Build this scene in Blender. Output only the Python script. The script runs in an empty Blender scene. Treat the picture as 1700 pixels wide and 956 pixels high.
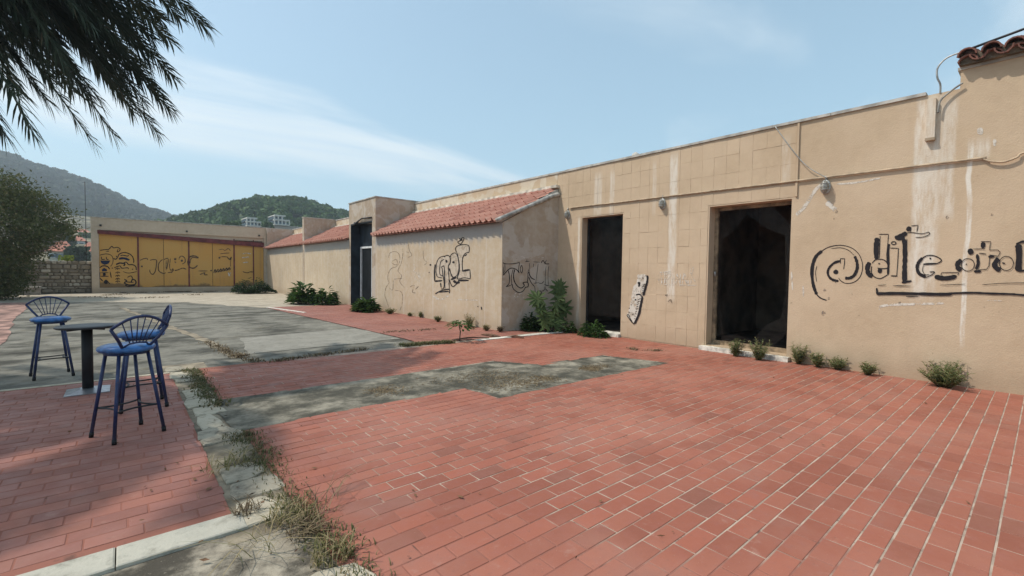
import bpy, math, random
import numpy as np
from mathutils import Vector, Matrix, noise as mnoise

random.seed(7)
rng = np.random.default_rng(7)
SC = bpy.context.scene
COL = SC.collection
rad = math.radians
PI = math.pi

# ------------------------------------------------------------------ camera
F, CX, CY, CAMH = 756.0, 850.0, 478.0, 1.6          # solved from the photograph's vanishing points (1700 x 956)
_r = rad(0.8)
_n = np.array([math.tan(_r), -1.0, (450 - CY) / F]); _n /= np.linalg.norm(_n)
_a = np.array([206 - CX, 438 - CY, F]); _a = _a - _n * (_a @ _n); _a /= np.linalg.norm(_a)
_b = np.cross(_n, _a)
if _b[0] < 0: _b = -_b
RM = np.array([_b, _a, _n])                           # world = RM @ (right, down, forward)
cam_d = bpy.data.cameras.new('camera'); cam = bpy.data.objects.new('camera', cam_d); COL.objects.link(cam)
cam_d.sensor_width = 36.0; cam_d.lens = F / 1700 * 36.0; cam_d.clip_start = 0.05; cam_d.clip_end = 6000
M4 = Matrix.Identity(4)
for i in range(3):
    M4[i][0] = RM[i, 0]; M4[i][1] = -RM[i, 1]; M4[i][2] = -RM[i, 2]
M4[2][3] = CAMH
cam.matrix_world = M4
SC.camera = cam

def ray(px, py): return RM @ np.array([px - CX, py - CY, F])
def on_plane(px, py, p0, n):
    d = ray(px, py); o = np.array([0, 0, CAMH]); p0 = np.array(p0, float); n = np.array(n, float)
    return o + d * (((p0 - o) @ n) / (d @ n))
def at_x(px, py, x): return on_plane(px, py, (x, 0, 0), (1, 0, 0))
def at_y(px, py, y): return on_plane(px, py, (0, y, 0), (0, 1, 0))
def at_g(px, py, z=0.0): return on_plane(px, py, (0, 0, z), (0, 0, 1))
def to_px(p):
    c = RM.T @ (np.array(p, float) - np.array([0, 0, CAMH]))
    if c[2] < 0.05: return (-9999, -9999)
    return (CX + F * c[0] / c[2], CY + F * c[1] / c[2])

# ------------------------------------------------------------------ world, sun, exposure
SUN = Vector((-1.0, 0.80, 1.80)).normalized()
w = bpy.data.worlds.new('World'); SC.world = w; w.use_nodes = True
nt = w.node_tree; nt.nodes.clear()
out = nt.nodes.new('ShaderNodeOutputWorld'); bg = nt.nodes.new('ShaderNodeBackground')
sky = nt.nodes.new('ShaderNodeTexSky'); sky.sky_type = 'NISHITA'; sky.sun_disc = False
sky.sun_elevation = math.asin(SUN.z); sky.sun_rotation = math.atan2(SUN.x, SUN.y)
sky.air_density = 1.2; sky.dust_density = 2.0; sky.ozone_density = 1.3; sky.altitude = 20
tc = nt.nodes.new('ShaderNodeTexCoord'); mp = nt.nodes.new('ShaderNodeMapping'); mp.vector_type = 'POINT'
sep = nt.nodes.new('ShaderNodeSeparateXYZ'); nt.links.new(tc.outputs['Generated'], sep.inputs[0])
def wm(op, a, b=None, c=None):
    n = nt.nodes.new('ShaderNodeMath'); n.operation = op
    for i, v in enumerate((a, b, c)):
        if v is None: continue
        if isinstance(v, (int, float)): n.inputs[i].default_value = v
        else: nt.links.new(v, n.inputs[i])
    return n.outputs[0]
zz = wm('MAXIMUM', sep.outputs[2], 0.0); den = wm('ADD', zz, 0.22)
cmb = nt.nodes.new('ShaderNodeCombineXYZ')
nt.links.new(wm('DIVIDE', sep.outputs[0], den), cmb.inputs[0]); nt.links.new(wm('DIVIDE', sep.outputs[1], den), cmb.inputs[1])
nt.links.new(cmb.outputs[0], mp.inputs[0]); mp.inputs['Scale'].default_value = (1.0, 2.1, 1.0); mp.inputs['Rotation'].default_value = (0, 0, rad(35)); mp.inputs['Location'].default_value = (-6.0, 2.5, 0)
n1 = nt.nodes.new('ShaderNodeTexNoise'); n1.inputs['Scale'].default_value = 0.55; n1.inputs['Detail'].default_value = 8; n1.inputs['Roughness'].default_value = 0.5; n1.inputs['Distortion'].default_value = 0.7
nt.links.new(mp.outputs[0], n1.inputs['Vector'])
rmp = nt.nodes.new('ShaderNodeMapRange'); rmp.interpolation_type = 'SMOOTHSTEP'
rmp.inputs[1].default_value = 0.49; rmp.inputs[2].default_value = 0.71; rmp.inputs[3].default_value = 0.06; rmp.inputs[4].default_value = 0.80
nt.links.new(n1.outputs[0], rmp.inputs[0])
mixc = nt.nodes.new('ShaderNodeMix'); mixc.data_type = 'RGBA'
veil = nt.nodes.new('ShaderNodeMix'); veil.data_type = 'RGBA'; veil.inputs[7].default_value = (4.0, 6.7, 8.0, 1)   # thin even haze veil over the whole sky
nt.links.new(sky.outputs[0], veil.inputs[6]); nt.links.new(wm('MULTIPLY_ADD', wm('POWER', wm('SUBTRACT', 1.0, zz), 4.0), 0.50, 0.30), veil.inputs[0])
nt.links.new(rmp.outputs[0], mixc.inputs[0]); nt.links.new(veil.outputs[2], mixc.inputs[6]); mixc.inputs[7].default_value = (6.9, 7.5, 7.8, 1)
nt.links.new(mixc.outputs[2], bg.inputs[0]); bg.inputs[1].default_value = 0.14
nt.links.new(bg.outputs[0], out.inputs[0])
sd = bpy.data.lights.new('sun', 'SUN'); sd.energy = 3.7; sd.angle = rad(0.9); sd.color = (1.0, 0.94, 0.85)
so = bpy.data.objects.new('sun', sd); COL.objects.link(so); so.rotation_euler = SUN.to_track_quat('Z', 'Y').to_euler(); so.location = (-30, 24, 54)
SC.view_settings.view_transform = 'Standard'; SC.view_settings.look = 'None'; SC.view_settings.gamma = 1; SC.view_settings.exposure = 0.0
SC.view_settings.use_curve_mapping = False
SC.cycles.max_bounces = 6; SC.cycles.transparent_max_bounces = 12

# ------------------------------------------------------------------ node helper
class NB:
    def __init__(s, name):
        s.m = bpy.data.materials.new(name); s.m.use_nodes = True
        s.t = s.m.node_tree; s.b = s.t.nodes['Principled BSDF']; s.o = s.t.nodes['Material Output']
        s._pos = None; s._sep = None
    def n(s, t): return s.t.nodes.new(t)
    def L(s, a, b): s.t.links.new(a, b)
    def put(s, sock, v):
        if isinstance(v, (int, float)): sock.default_value = v
        elif isinstance(v, tuple): sock.default_value = v + (1,) if len(v) == 3 and sock.type == 'RGBA' else v
        else: s.L(v, sock)
    @property
    def pos(s):
        if s._pos is None: s._pos = s.n('ShaderNodeNewGeometry').outputs['Position']
        return s._pos
    def xyz(s, i):
        if s._sep is None:
            s._sep = s.n('ShaderNodeSeparateXYZ'); s.L(s.pos, s._sep.inputs[0])
        return s._sep.outputs[i]
    def math(s, op, a, b=None, c=None, clamp=False):
        n = s.n('ShaderNodeMath'); n.operation = op; n.use_clamp = clamp
        for i, v in enumerate((a, b, c)):
            if v is not None: s.put(n.inputs[i], v)
        return n.outputs[0]
    def mapr(s, v, a, b, c=0.0, d=1.0, smooth=True):
        n = s.n('ShaderNodeMapRange'); n.interpolation_type = 'SMOOTHSTEP' if smooth else 'LINEAR'
        s.put(n.inputs[0], v)
        for i, x in enumerate((a, b, c, d)): s.put(n.inputs[i + 1], x)
        return n.outputs[0]
    def noise(s, scale, detail=4, rough=0.55, vec=None, sc=None, dist=0.0):
        n = s.n('ShaderNodeTexNoise'); n.inputs['Scale'].default_value = scale; n.inputs['Detail'].default_value = detail
        n.inputs['Roughness'].default_value = rough; n.inputs['Distortion'].default_value = dist
        v = s.pos if vec is None else vec
        if sc is not None:
            m = s.n('ShaderNodeMapping'); m.inputs['Scale'].default_value = sc; s.L(v, m.inputs[0]); v = m.outputs[0]
        s.L(v, n.inputs['Vector']); return n.outputs[0]
    def mix(s, f, a, b, mode='MIX'):
        n = s.n('ShaderNodeMix'); n.data_type = 'RGBA'; n.blend_type = mode
        s.put(n.inputs[0], f); s.put(n.inputs[6], a); s.put(n.inputs[7], b); return n.outputs[2]
    def rand(s, island=False):
        if island: return s.n('ShaderNodeNewGeometry').outputs['Random Per Island']
        return s.n('ShaderNodeObjectInfo').outputs['Random']
    def bump(s, h, strength=0.3, dist=0.01):
        n = s.n('ShaderNodeBump'); n.inputs['Strength'].default_value = strength; n.inputs['Distance'].default_value = dist
        s.L(h, n.inputs['Height']); s.L(n.outputs[0], s.b.inputs['Normal'])
    def done(s, col, rough=0.8, metal=0.0, spec=0.3):
        s.put(s.b.inputs['Base Color'], col); s.put(s.b.inputs['Roughness'], rough); s.put(s.b.inputs['Metallic'], metal)
        s.b.inputs['Specular IOR Level'].default_value = spec
        return s.m

def simple(name, col, rough=0.7, metal=0.0, var=0.15, scale=6.0, spec=0.3, bump=0.0):
    k = NB(name); d = tuple(c * (1 - 2.2 * var) for c in col); l = tuple(min(1, c * (1 + var)) for c in col)
    f = k.mapr(k.noise(scale, 5), 0.3, 0.7)
    if bump: k.bump(k.noise(scale * 8, 3), bump, 0.01)
    return k.done(k.mix(f, d, l), rough, metal, spec)

def streak(k, axis, c, hw, z0, z1, wob=0.04, soft=0.5, f=2.2):
    """mask of a vertical runnel: |coord - c| < hw between z0 and z1, wobbling"""
    z = k.xyz(2)
    nz = k.noise(f, 3, 0.6, sc=(0.2, 0.2, 1.0))
    off = k.math('MULTIPLY_ADD', k.math('SUBTRACT', nz, 0.5), wob * 2, -c)
    d = k.math('ABSOLUTE', k.math('ADD', k.xyz(axis), off))
    m = k.mapr(d, hw * (1 - soft), hw, 1.0, 0.0)
    mz = k.math('MULTIPLY', k.mapr(z, z0 - 0.05, z0 + 0.25), k.mapr(z, z1 - 0.2, z1 + 0.05, 1.0, 0.0))
    rag = k.mapr(k.noise(1.0, 6, 0.65, sc=(16, 16, 3.0)), 0.30, 0.62, 0.15, 1.0)
    return k.math('MULTIPLY', k.math('MULTIPLY', m, mz), rag)

def plaster(name, base, dark, pale, streaks=(), axis=1, pale_amt=0.25, drip=0.35, grime=0.5, top_grey=None, patch=0.0, low=None, dscale=5.0):
    k = NB(name)
    c = k.mix(k.mapr(k.noise(0.9, 5), 0.3, 0.7), base, dark)
    c = k.mix(k.mapr(k.noise(7, 4), 0.35, 0.75, 0, 0.35), c, pale)
    c = k.mix(k.mapr(k.noise(2.3, 6, 0.6, dist=0.6), 0.58, 0.72, 0, pale_amt), c, pale)
    if patch: c = k.mix(k.mapr(k.noise(1.5, 5, 0.55, dist=0.8), 0.5, 0.56, 0, patch), c, pale)
    sv = (dscale, dscale, 0.25)
    c = k.mix(k.mapr(k.noise(1.0, 4, 0.6, sc=sv), 0.52, 0.75, 0, drip), c, pale)
    c = k.mix(k.mapr(k.noise(1.3, 4, 0.6, sc=(6, 6, 0.35)), 0.56, 0.8, 0, drip * 0.7), c, tuple(x * 0.72 for x in dark))
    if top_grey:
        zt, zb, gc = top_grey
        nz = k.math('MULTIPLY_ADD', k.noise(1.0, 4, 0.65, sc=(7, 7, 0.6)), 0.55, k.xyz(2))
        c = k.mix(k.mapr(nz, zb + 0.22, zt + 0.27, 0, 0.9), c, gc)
    for (cc, hw, z0, z1, st) in streaks:
        c = k.mix(k.math('MULTIPLY', streak(k, axis, cc, hw, z0, z1), st), c, (0.72, 0.66, 0.57))
    g = k.mapr(k.math('MULTIPLY_ADD', k.noise(3.5, 4), -0.5, k.xyz(2)), -0.2, 0.25, grime, 0.0)
    c = k.mix(g, c, tuple(x * 0.62 for x in dark))
    sp = k.mapr(k.noise(6, 3, 0.6), 0.71, 0.76, 0, 0.5)
    c = k.mix(sp, c, tuple(x * 0.55 for x in dark))
    k.bump(k.math('ADD', k.noise(45, 4, 0.65), k.math('MULTIPLY', k.noise(5, 4), 1.5)), 0.35, 0.012)
    return k.done(c, 0.9, 0, 0.15)

# ------------------------------------------------------------------ materials
TAN, TAND, PALE = (0.565, 0.43, 0.30), (0.49, 0.365, 0.245), (0.66, 0.57, 0.45)
M = {}
M['facade'] = plaster('facade_plaster', TAN, TAND, (0.60, 0.46, 0.31), [
    (1.25, 0.19, 1.2, 4.4, 0.7), (1.36, 0.06, 1.6, 4.3, 0.45), (1.02, 0.10, 2.4, 4.3, 0.6), (0.78, 0.035, 0.55, 3.55, 1.0), (0.70, 0.14, 3.25, 3.62, 0.9),
    (5.47, 0.12, 0.95, 4.3, 0.8), (5.95, 0.06, 2.9, 4.2, 0.45), (7.6, 0.16, 2.95, 4.2, 0.55), (7.15, 0.09, 2.8, 4.2, 0.55), (3.2, 0.09, 3.2, 4.2, 0.35), (8.22, 0.05, 0.1, 3.1, 0.8)],
    pale_amt=0.2, drip=0.22, grime=0.42)
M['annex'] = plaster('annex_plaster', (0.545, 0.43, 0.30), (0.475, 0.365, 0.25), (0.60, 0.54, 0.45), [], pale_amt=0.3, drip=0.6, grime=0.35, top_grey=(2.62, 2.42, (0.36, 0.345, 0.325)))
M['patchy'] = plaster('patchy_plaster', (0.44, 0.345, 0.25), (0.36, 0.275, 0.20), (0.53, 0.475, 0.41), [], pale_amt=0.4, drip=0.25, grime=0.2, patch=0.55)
M['parapet'] = plaster('parapet_limewash', (0.64, 0.56, 0.44), (0.55, 0.46, 0.35), (0.50, 0.37, 0.24), [], pale_amt=0.6, drip=0.2, grime=0.0, patch=0.75)
M['garage'] = plaster('garage_plaster', (0.56, 0.44, 0.32), (0.48, 0.37, 0.265), (0.62, 0.52, 0.41), [], axis=0, pale_amt=0.2, drip=0.25, grime=0.5)
M['coping'] = simple('coping_cement', (0.47, 0.44, 0.39), 0.9, var=0.16, scale=5, bump=0.4)
M['white_stone'] = simple('white_stone', (0.66, 0.62, 0.54), 0.8, var=0.2, scale=7, bump=0.3)
M['flash'] = simple('limewashed_mortar', (0.66, 0.60, 0.50), 0.9, var=0.2, scale=4, bump=0.4)
M['maroon'] = simple('maroon_paint', (0.16, 0.035, 0.035), 0.5, var=0.2, scale=4)
M['metal'] = simple('grey_galvanised_metal', (0.42, 0.42, 0.40), 0.5, 0.5, var=0.2, scale=9)
M['pipe'] = simple('weathered_pipe', (0.40, 0.38, 0.34), 0.55, 0.0, var=0.25, scale=6)
M['black_rubber'] = simple('black_rubber', (0.012, 0.012, 0.013), 0.6)
M['dark_metal'] = simple('dark_metal', (0.03, 0.03, 0.033), 0.45, 0.3, var=0.2)
M['cable'] = simple('painted_cable', (0.45, 0.34, 0.23), 0.7)
M['wood_frame'] = simple('worn_wood_frame', (0.30, 0.22, 0.14), 0.7, var=0.25, scale=8)
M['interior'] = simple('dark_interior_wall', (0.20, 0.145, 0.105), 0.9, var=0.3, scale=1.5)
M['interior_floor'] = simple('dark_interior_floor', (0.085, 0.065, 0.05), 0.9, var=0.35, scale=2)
M['navy'] = simple('navy_black_paint', (0.022, 0.032, 0.045), 0.55, var=0.3, scale=2)
M['black_panel'] = simple('black_panel', (0.010, 0.012, 0.014), 0.45, var=0.2, scale=3)
M['white_frame'] = simple('white_frame_paint', (0.72, 0.72, 0.70), 0.5, var=0.08)
M['rust'] = simple('rusty_sheet', (0.10, 0.055, 0.035), 0.85, var=0.35, scale=9)
M['bark'] = simple('bark', (0.16, 0.12, 0.09), 0.95, var=0.3, scale=9, bump=0.6)
M['twig'] = simple('pale_bare_twig', (0.36, 0.31, 0.26), 0.9, var=0.25)
M['plank'] = simple('weathered_plank', (0.15, 0.085, 0.055), 0.85, var=0.3, scale=9)
M['tabletop'] = simple('dark_tabletop', (0.022, 0.02, 0.02), 0.42, var=0.35, scale=7, spec=0.35)
M['steel'] = simple('brushed_steel', (0.36, 0.365, 0.38), 0.32, 0.8, var=0.15, scale=8)
M['blue_paint'] = simple('blue_enamel', (0.018, 0.030, 0.115), 0.32, 0.25, var=0.2, spec=0.5)
k = NB('blue_enamel'); c = k.mix(k.mapr(k.noise(9, 5), 0.35, 0.7), (0.010, 0.020, 0.075), (0.020, 0.040, 0.12)); c = k.mix(k.mapr(k.noise(38, 5, 0.7), 0.64, 0.70, 0, 0.85), c, (0.10, 0.055, 0.035)); c = k.mix(k.mapr(k.xyz(2), 0.0, 0.22, 0.35, 0.0), c, (0.12, 0.10, 0.085))
M['blue_paint'] = k.done(c, k.mapr(k.noise(20, 4), 0.3, 0.7, 0.28, 0.6), 0.1, 0.5)
M['blue_vinyl'] = simple('blue_vinyl', (0.03, 0.135, 0.36), 0.33, var=0.28, scale=11, spec=0.5, bump=0.08)
M['green_glass'] = simple('dusty_lamp_glass', (0.33, 0.31, 0.26), 0.25, var=0.2, scale=20, spec=0.5)
M['white_wall'] = simple('white_house_wall', (0.58, 0.56, 0.51), 0.85, var=0.06)
M['cream_wall'] = simple('cream_house_wall', (0.58, 0.54, 0.44), 0.85, var=0.08)
M['stone_wall_far'] = simple('grey_stone_house', (0.36, 0.32, 0.28), 0.9, var=0.2)
M['far_roof'] = simple('far_red_roof', (0.42, 0.17, 0.115), 0.9, var=0.15, scale=1)
M['far_glass'] = simple('far_window_glass', (0.10, 0.14, 0.17), 0.2, var=0.1, spec=0.5)

def brick_mat(name, island, red=(0.325, 0.108, 0.068), dusty=(0.41, 0.172, 0.118), dusty_amt=0.6):
    k = NB(name); r = k.rand(island)
    c = k.mix(k.mapr(r, 0.0, 0.6, 0, 0.8, False), red, tuple(x * 0.70 for x in red))
    c = k.mix(k.mapr(r, 0.62, 0.75, 0, 0.45), c, (0.385, 0.145, 0.094))
    c = k.mix(k.mapr(r, 0.88, 0.96, 0, 0.55), c, (0.165, 0.070, 0.050))
    c = k.mix(k.mapr(k.noise(0.55, 5, 0.6), 0.40, 0.66, 0, dusty_amt), c, dusty)          # dust trodden into the surface
    c = k.mix(k.mapr(k.noise(14, 5, 0.6), 0.45, 0.8, 0, 0.35), c, (0.30, 0.12, 0.10))
    c = k.mix(k.mapr(k.noise(2.4, 5, 0.6), 0.60, 0.80, 0, 0.35), c, (0.25, 0.13, 0.115))
    c = k.mix(k.mapr(k.noise(30, 5, 0.7), 0.55, 0.75, 0, 0.5), c, (0.20, 0.10, 0.078))
    c = k.mix(k.mapr(k.noise(6, 7, 0.7), 0.58, 0.74, 0, 0.5), c, (0.40, 0.24, 0.19))
    c = k.mix(k.mapr(k.noise(90, 3, 0.6), 0.66, 0.74, 0, 0.45), c, (0.50, 0.36, 0.29))
    c = k.mix(k.mapr(k.noise(1.1, 6, 0.65), 0.50, 0.72, 0, 0.45), c, (0.23, 0.115, 0.09))
    k.bump(k.noise(70, 4, 0.6), 0.35, 0.004)
    return k.done(c, k.mapr(k.noise(5, 3), 0.3, 0.7, 0.5, 0.8), 0, 0.3)
M['brick'] = brick_mat('terracotta_paver', False); M['brick_i'] = brick_mat('terracotta_paver_rest', True)
M['brickd'] = brick_mat('terrace_paver', False, (0.29, 0.118, 0.088), (0.36, 0.17, 0.132), 0.55); M['brickd_i'] = brick_mat('terrace_paver_rest', True, (0.29, 0.118, 0.088), (0.36, 0.17, 0.132), 0.55)
def joint_mat(name, red_lo, red_hi, xs=0.0, fill=(0.27, 0.115, 0.085)):
    k = NB(name)
    c = k.mix(k.mapr(k.noise(5, 4), 0.35, 0.65), (0.45, 0.36, 0.285), (0.30, 0.23, 0.18))
    c = k.mix(k.mapr(k.math('MULTIPLY_ADD', k.math('SUBTRACT', k.xyz(0), 2.2), xs, k.noise(0.75, 5, 0.6)), red_lo, red_hi), fill, c)
    c = k.mix(k.mapr(k.noise(5.5, 5, 0.65), 0.56, 0.68, 0, 0.85), c, (0.13, 0.075, 0.06))
    k.bump(k.noise(80, 3), 0.4, 0.004)
    return k.done(c, 0.95, 0, 0.1)
M['joint'] = joint_mat('mortar_joint', 0.42, 0.56, 0.07); M['joint_d'] = joint_mat('terrace_joint', 0.58, 0.72); M['joint_w'] = joint_mat('walkway_joint', 0.70, 0.85)

def concrete(name, light, mid, dark, lo, hi, strx=(1, 1, 1), green=0.35, loc=1.0):
    k = NB(name)
    c = k.mix(k.mapr(k.noise(2.0, 6, 0.65), 0.3, 0.7), mid, light)
    d = k.noise(loc, 9, 0.68, sc=strx)
    c = k.mix(k.mapr(d, lo, hi), c, dark)
    c = k.mix(k.mapr(k.noise(9, 6, 0.7), 0.5, 0.72, 0, 0.6), c, dark)
    c = k.mix(k.mapr(k.noise(1.7, 5), 0.56, 0.75, 0, green), c, (0.125, 0.105, 0.06))
    c = k.mix(k.mapr(k.noise(55, 3, 0.6), 0.64, 0.72, 0, 0.5), c, light)
    k.bump(k.math('ADD', k.noise(60, 5, 0.7), k.noise(7, 4)), 0.5, 0.012)
    return k.done(c, 0.95, 0, 0.12)
M['yard'] = concrete('stained_yard_concrete', (0.25, 0.235, 0.195), (0.165, 0.158, 0.132), (0.060, 0.058, 0.048), 0.42, 0.66, (0.6, 0.85, 1), 0.5, 1.3)
M['yard_light'] = concrete('paler_slab_concrete', (0.29, 0.275, 0.235), (0.225, 0.213, 0.18), (0.12, 0.115, 0.098), 0.52, 0.75, (0.5, 1.4, 1), 0.15)
M['yard_far'] = concrete('dry_far_concrete', (0.46, 0.40, 0.31), (0.36, 0.31, 0.24), (0.16, 0.14, 0.11), 0.50, 0.75, (0.4, 1.3, 1), 0.15)
M['patch'] = concrete('mossy_concrete_strip', (0.36, 0.325, 0.255), (0.235, 0.21, 0.16), (0.070, 0.066, 0.052), 0.33, 0.60, (1.3, 1.3, 1), 0.3, 1.4)
M['apron'] = concrete('rough_apron_concrete', (0.40, 0.35, 0.27), (0.25, 0.215, 0.165), (0.075, 0.066, 0.052), 0.38, 0.60, (1.6, 1.6, 1), 0.15, 1.6)
M['old_red'] = simple('worn_red_paving', (0.33, 0.195, 0.155), 0.9, var=0.3, scale=2.5, bump=0.3)
M['earth'] = simple('dry_earth', (0.27, 0.225, 0.16), 0.98, var=0.3, scale=3, bump=0.6)
M['earth_dark'] = simple('dark_joint_dirt', (0.07, 0.062, 0.05), 0.98, var=0.3, scale=4)
M['ground'] = simple('scrub_ground', (0.17, 0.15, 0.09), 0.98, var=0.3, scale=0.15)
M['hill'] = simple('hill_scrub', (0.045, 0.065, 0.028), 1.0, var=0.3, scale=0.05)
M['border_stone'] = concrete('border_flagstone', (0.54, 0.48, 0.37), (0.42, 0.37, 0.28), (0.17, 0.15, 0.11), 0.48, 0.74, (2, 2, 1), 0.25, 2.0)
M['border_stone_dark'] = concrete('weathered_flagstone', (0.44, 0.39, 0.30), (0.32, 0.285, 0.22), (0.12, 0.105, 0.08), 0.46, 0.70, (2, 2, 1), 0.3, 2.0)
M['kerb'] = concrete('kerb_stone', (0.50, 0.47, 0.39), (0.38, 0.36, 0.30), (0.22, 0.21, 0.17), 0.50, 0.75, (2, 2, 1), 0.15, 2.0)

def rooftile_mat(name, island):
    k = NB(name); r = k.rand(island)
    c = k.mix(r, (0.53, 0.275, 0.205), (0.44, 0.205, 0.15))
    c = k.mix(k.mapr(r, 0.85, 0.97, 0, 0.5), c, (0.30, 0.13, 0.10))
    c = k.mix(k.mapr(k.noise(4, 5, 0.6), 0.5, 0.75, 0, 0.5), c, (0.62, 0.41, 0.32))
    c = k.mix(k.mapr(k.noise(16, 4, 0.6), 0.60, 0.78, 0, 0.45), c, (0.25, 0.13, 0.10))
    k.bump(k.noise(50, 3), 0.2, 0.006)
    return k.done(c, 0.85, 0, 0.2)
M['rooftile'] = rooftile_mat('roof_tile_clay', False); M['rooftile_i'] = rooftile_mat('roof_tile_clay_rest', True)
k = NB('old_roof_tile'); c = k.mix(k.rand(), (0.30, 0.13, 0.095), (0.20, 0.10, 0.08)); c = k.mix(k.mapr(k.noise(9, 5), 0.45, 0.7, 0, 0.7), c, (0.12, 0.085, 0.07)); k.bump(k.noise(40, 3), 0.3, 0.01)
M['oldtile'] = k.done(c, 0.9)
k = NB('yellow_door_paint')
c = k.mix(k.mapr(k.rand(), 0, 1, 0, 0.5), (0.63, 0.33, 0.08), (0.50, 0.255, 0.068)); c = k.mix(k.mapr(k.noise(0.8, 5), 0.35, 0.7, 0, 0.6), c, (0.56, 0.33, 0.10))
c = k.mix(k.mapr(k.noise(1, 4, 0.6, sc=(5, 5, 0.5)), 0.55, 0.8, 0, 0.4), c, (0.36, 0.20, 0.09))
c = k.mix(k.mapr(k.math('MULTIPLY_ADD', k.noise(0.8, 4, 0.6), -1.3, k.xyz(2)), -0.30, -0.12, 0.8, 0.0), c, (0.14, 0.09, 0.05))
M['yellow'] = k.done(c, 0.6, 0, 0.3)
k = NB('wall_stone'); r = k.rand(); c = k.mix(r, (0.36, 0.30, 0.225), (0.22, 0.18, 0.13)); c = k.mix(k.mapr(k.math('FRACT', k.math('MULTIPLY', r, 9.7)), 0.75, 0.9, 0, 0.85), c, (0.52, 0.46, 0.37)); c = k.mix(k.mapr(k.noise(9, 4), 0.4, 0.8, 0, 0.5), c, (0.13, 0.115, 0.09)); k.bump(k.noise(20, 4), 0.6, 0.03)
M['wstone'] = k.done(c, 0.95)
M['wmortar'] = simple('wall_mortar', (0.20, 0.165, 0.12), 0.98, var=0.25, scale=6, bump=0.5)

def leaf_mat(name, a, b, dry=None, island=True, trans=0.25, dry_amt=0.15):
    k = NB(name); r = k.rand(island); c = k.mix(r, a, b)
    if dry: c = k.mix(k.mapr(k.math('FRACT', k.math('MULTIPLY', r, 7.31)), 1 - dry_amt, 1 - dry_amt * 0.7), c, dry)
    k.done(c, 0.7, 0, 0.12)
    tr = k.n('ShaderNodeBsdfTranslucent'); k.put(tr.inputs[0], c); mx = k.n('ShaderNodeMixShader'); mx.inputs[0].default_value = trans
    k.L(k.b.outputs[0], mx.inputs[1]); k.L(tr.outputs[0], mx.inputs[2]); k.L(mx.outputs[0], k.o.inputs[0]); return k.m
M['leaf_weed'] = leaf_mat('weed_leaf', (0.12, 0.145, 0.055), (0.20, 0.215, 0.095), (0.27, 0.22, 0.11))
M['leaf_bush'] = leaf_mat('bush_leaf', (0.035, 0.075, 0.018), (0.075, 0.13, 0.035))
M['leaf_dark'] = leaf_mat('dark_bush_leaf', (0.028, 0.055, 0.020), (0.05, 0.085, 0.03))
M['leaf_fig'] = leaf_mat('fig_leaf', (0.07, 0.11, 0.04), (0.12, 0.16, 0.065), island=False, trans=.35)
M['leaf_tree'] = leaf_mat('olive_tree_leaf', (0.06, 0.075, 0.028), (0.12, 0.13, 0.05), (0.17, 0.15, 0.075))
M['leaf_palm'] = leaf_mat('palm_leaflet', (0.045, 0.066, 0.045), (0.08, 0.105, 0.07), (0.14, 0.12, 0.075), trans=0.12, dry_amt=0.06)
M['leaf_far'] = leaf_mat('pine_foliage', (0.045, 0.092, 0.026), (0.085, 0.13, 0.042), trans=0.1)
M['leaf_scrub'] = leaf_mat('scrub_foliage', (0.04, 0.062, 0.03), (0.07, 0.085, 0.042), trans=0.1)
M['leaf_bright'] = leaf_mat('yellow_green_leaf', (0.22, 0.24, 0.03), (0.14, 0.19, 0.03))  # the shrub's own yellow green leaf colour
M['grass'] = leaf_mat('dry_green_grass', (0.12, 0.125, 0.045), (0.20, 0.175, 0.075), (0.34, 0.27, 0.15), dry_amt=0.45)
M['straw'] = leaf_mat('dry_straw', (0.15, 0.11, 0.062), (0.25, 0.19, 0.11), (0.08, 0.055, 0.035), dry_amt=0.4, trans=0.1)
M['litter'] = leaf_mat('brown_leaf_litter', (0.12, 0.065, 0.038), (0.20, 0.11, 0.06), (0.05, 0.03, 0.02), dry_amt=0.3, trans=0.05)
M['moss'] = leaf_mat('low_moss_plant', (0.075, 0.085, 0.035), (0.13, 0.13, 0.055), (0.22, 0.17, 0.09), dry_amt=0.3)

def paint_mat(name, col, lo=0.30, hi=0.42, scale=9):
    k = NB(name); k.done(col, 0.7, 0, 0.2)
    tr = k.n('ShaderNodeBsdfTransparent'); mx = k.n('ShaderNodeMixShader'); f = k.mapr(k.noise(scale, 5, 0.7), lo, hi)
    k.L(f, mx.inputs[0]); k.L(tr.outputs[0], mx.inputs[1]); k.L(k.b.outputs[0], mx.inputs[2]); k.L(mx.outputs[0], k.o.inputs[0]); return k.m
M['ink'] = paint_mat('black_spray_paint', (0.020, 0.017, 0.019), 0.14, 0.30)
M['ink_thin'] = paint_mat('faded_spray_paint', (0.06, 0.045, 0.035), 0.34, 0.5, 14)
M['ink_faint'] = paint_mat('worn_thin_spray_paint', (0.20, 0.15, 0.11), 0.40, 0.56, 14)
M['stain'] = paint_mat('grey_scuff_stain', (0.24, 0.19, 0.15), 0.42, 0.62, 40)
M['ink_navy'] = paint_mat('dark_blue_spray_paint', (0.02, 0.025, 0.06), 0.2, 0.3)
M['chalk'] = paint_mat('white_spray_paint', (0.66, 0.60, 0.52), 0.40, 0.60, 10)
M['chalk_solid'] = paint_mat('white_spray_fill', (0.64, 0.58, 0.50), 0.30, 0.55, 10)
M['fill'] = paint_mat('pale_spray_fill', (0.54, 0.45, 0.35), 0.25, 0.55, 6)
k = NB('dusty_glass'); k.done(k.mix(k.mapr(k.noise(1.2, 4), 0.35, 0.7), (0.028, 0.024, 0.022), (0.058, 0.05, 0.046)), 0.18, 0, 0.4)
tr = k.n('ShaderNodeBsdfTransparent'); mx = k.n('ShaderNodeMixShader'); mx.inputs[0].default_value = 0.2
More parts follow.
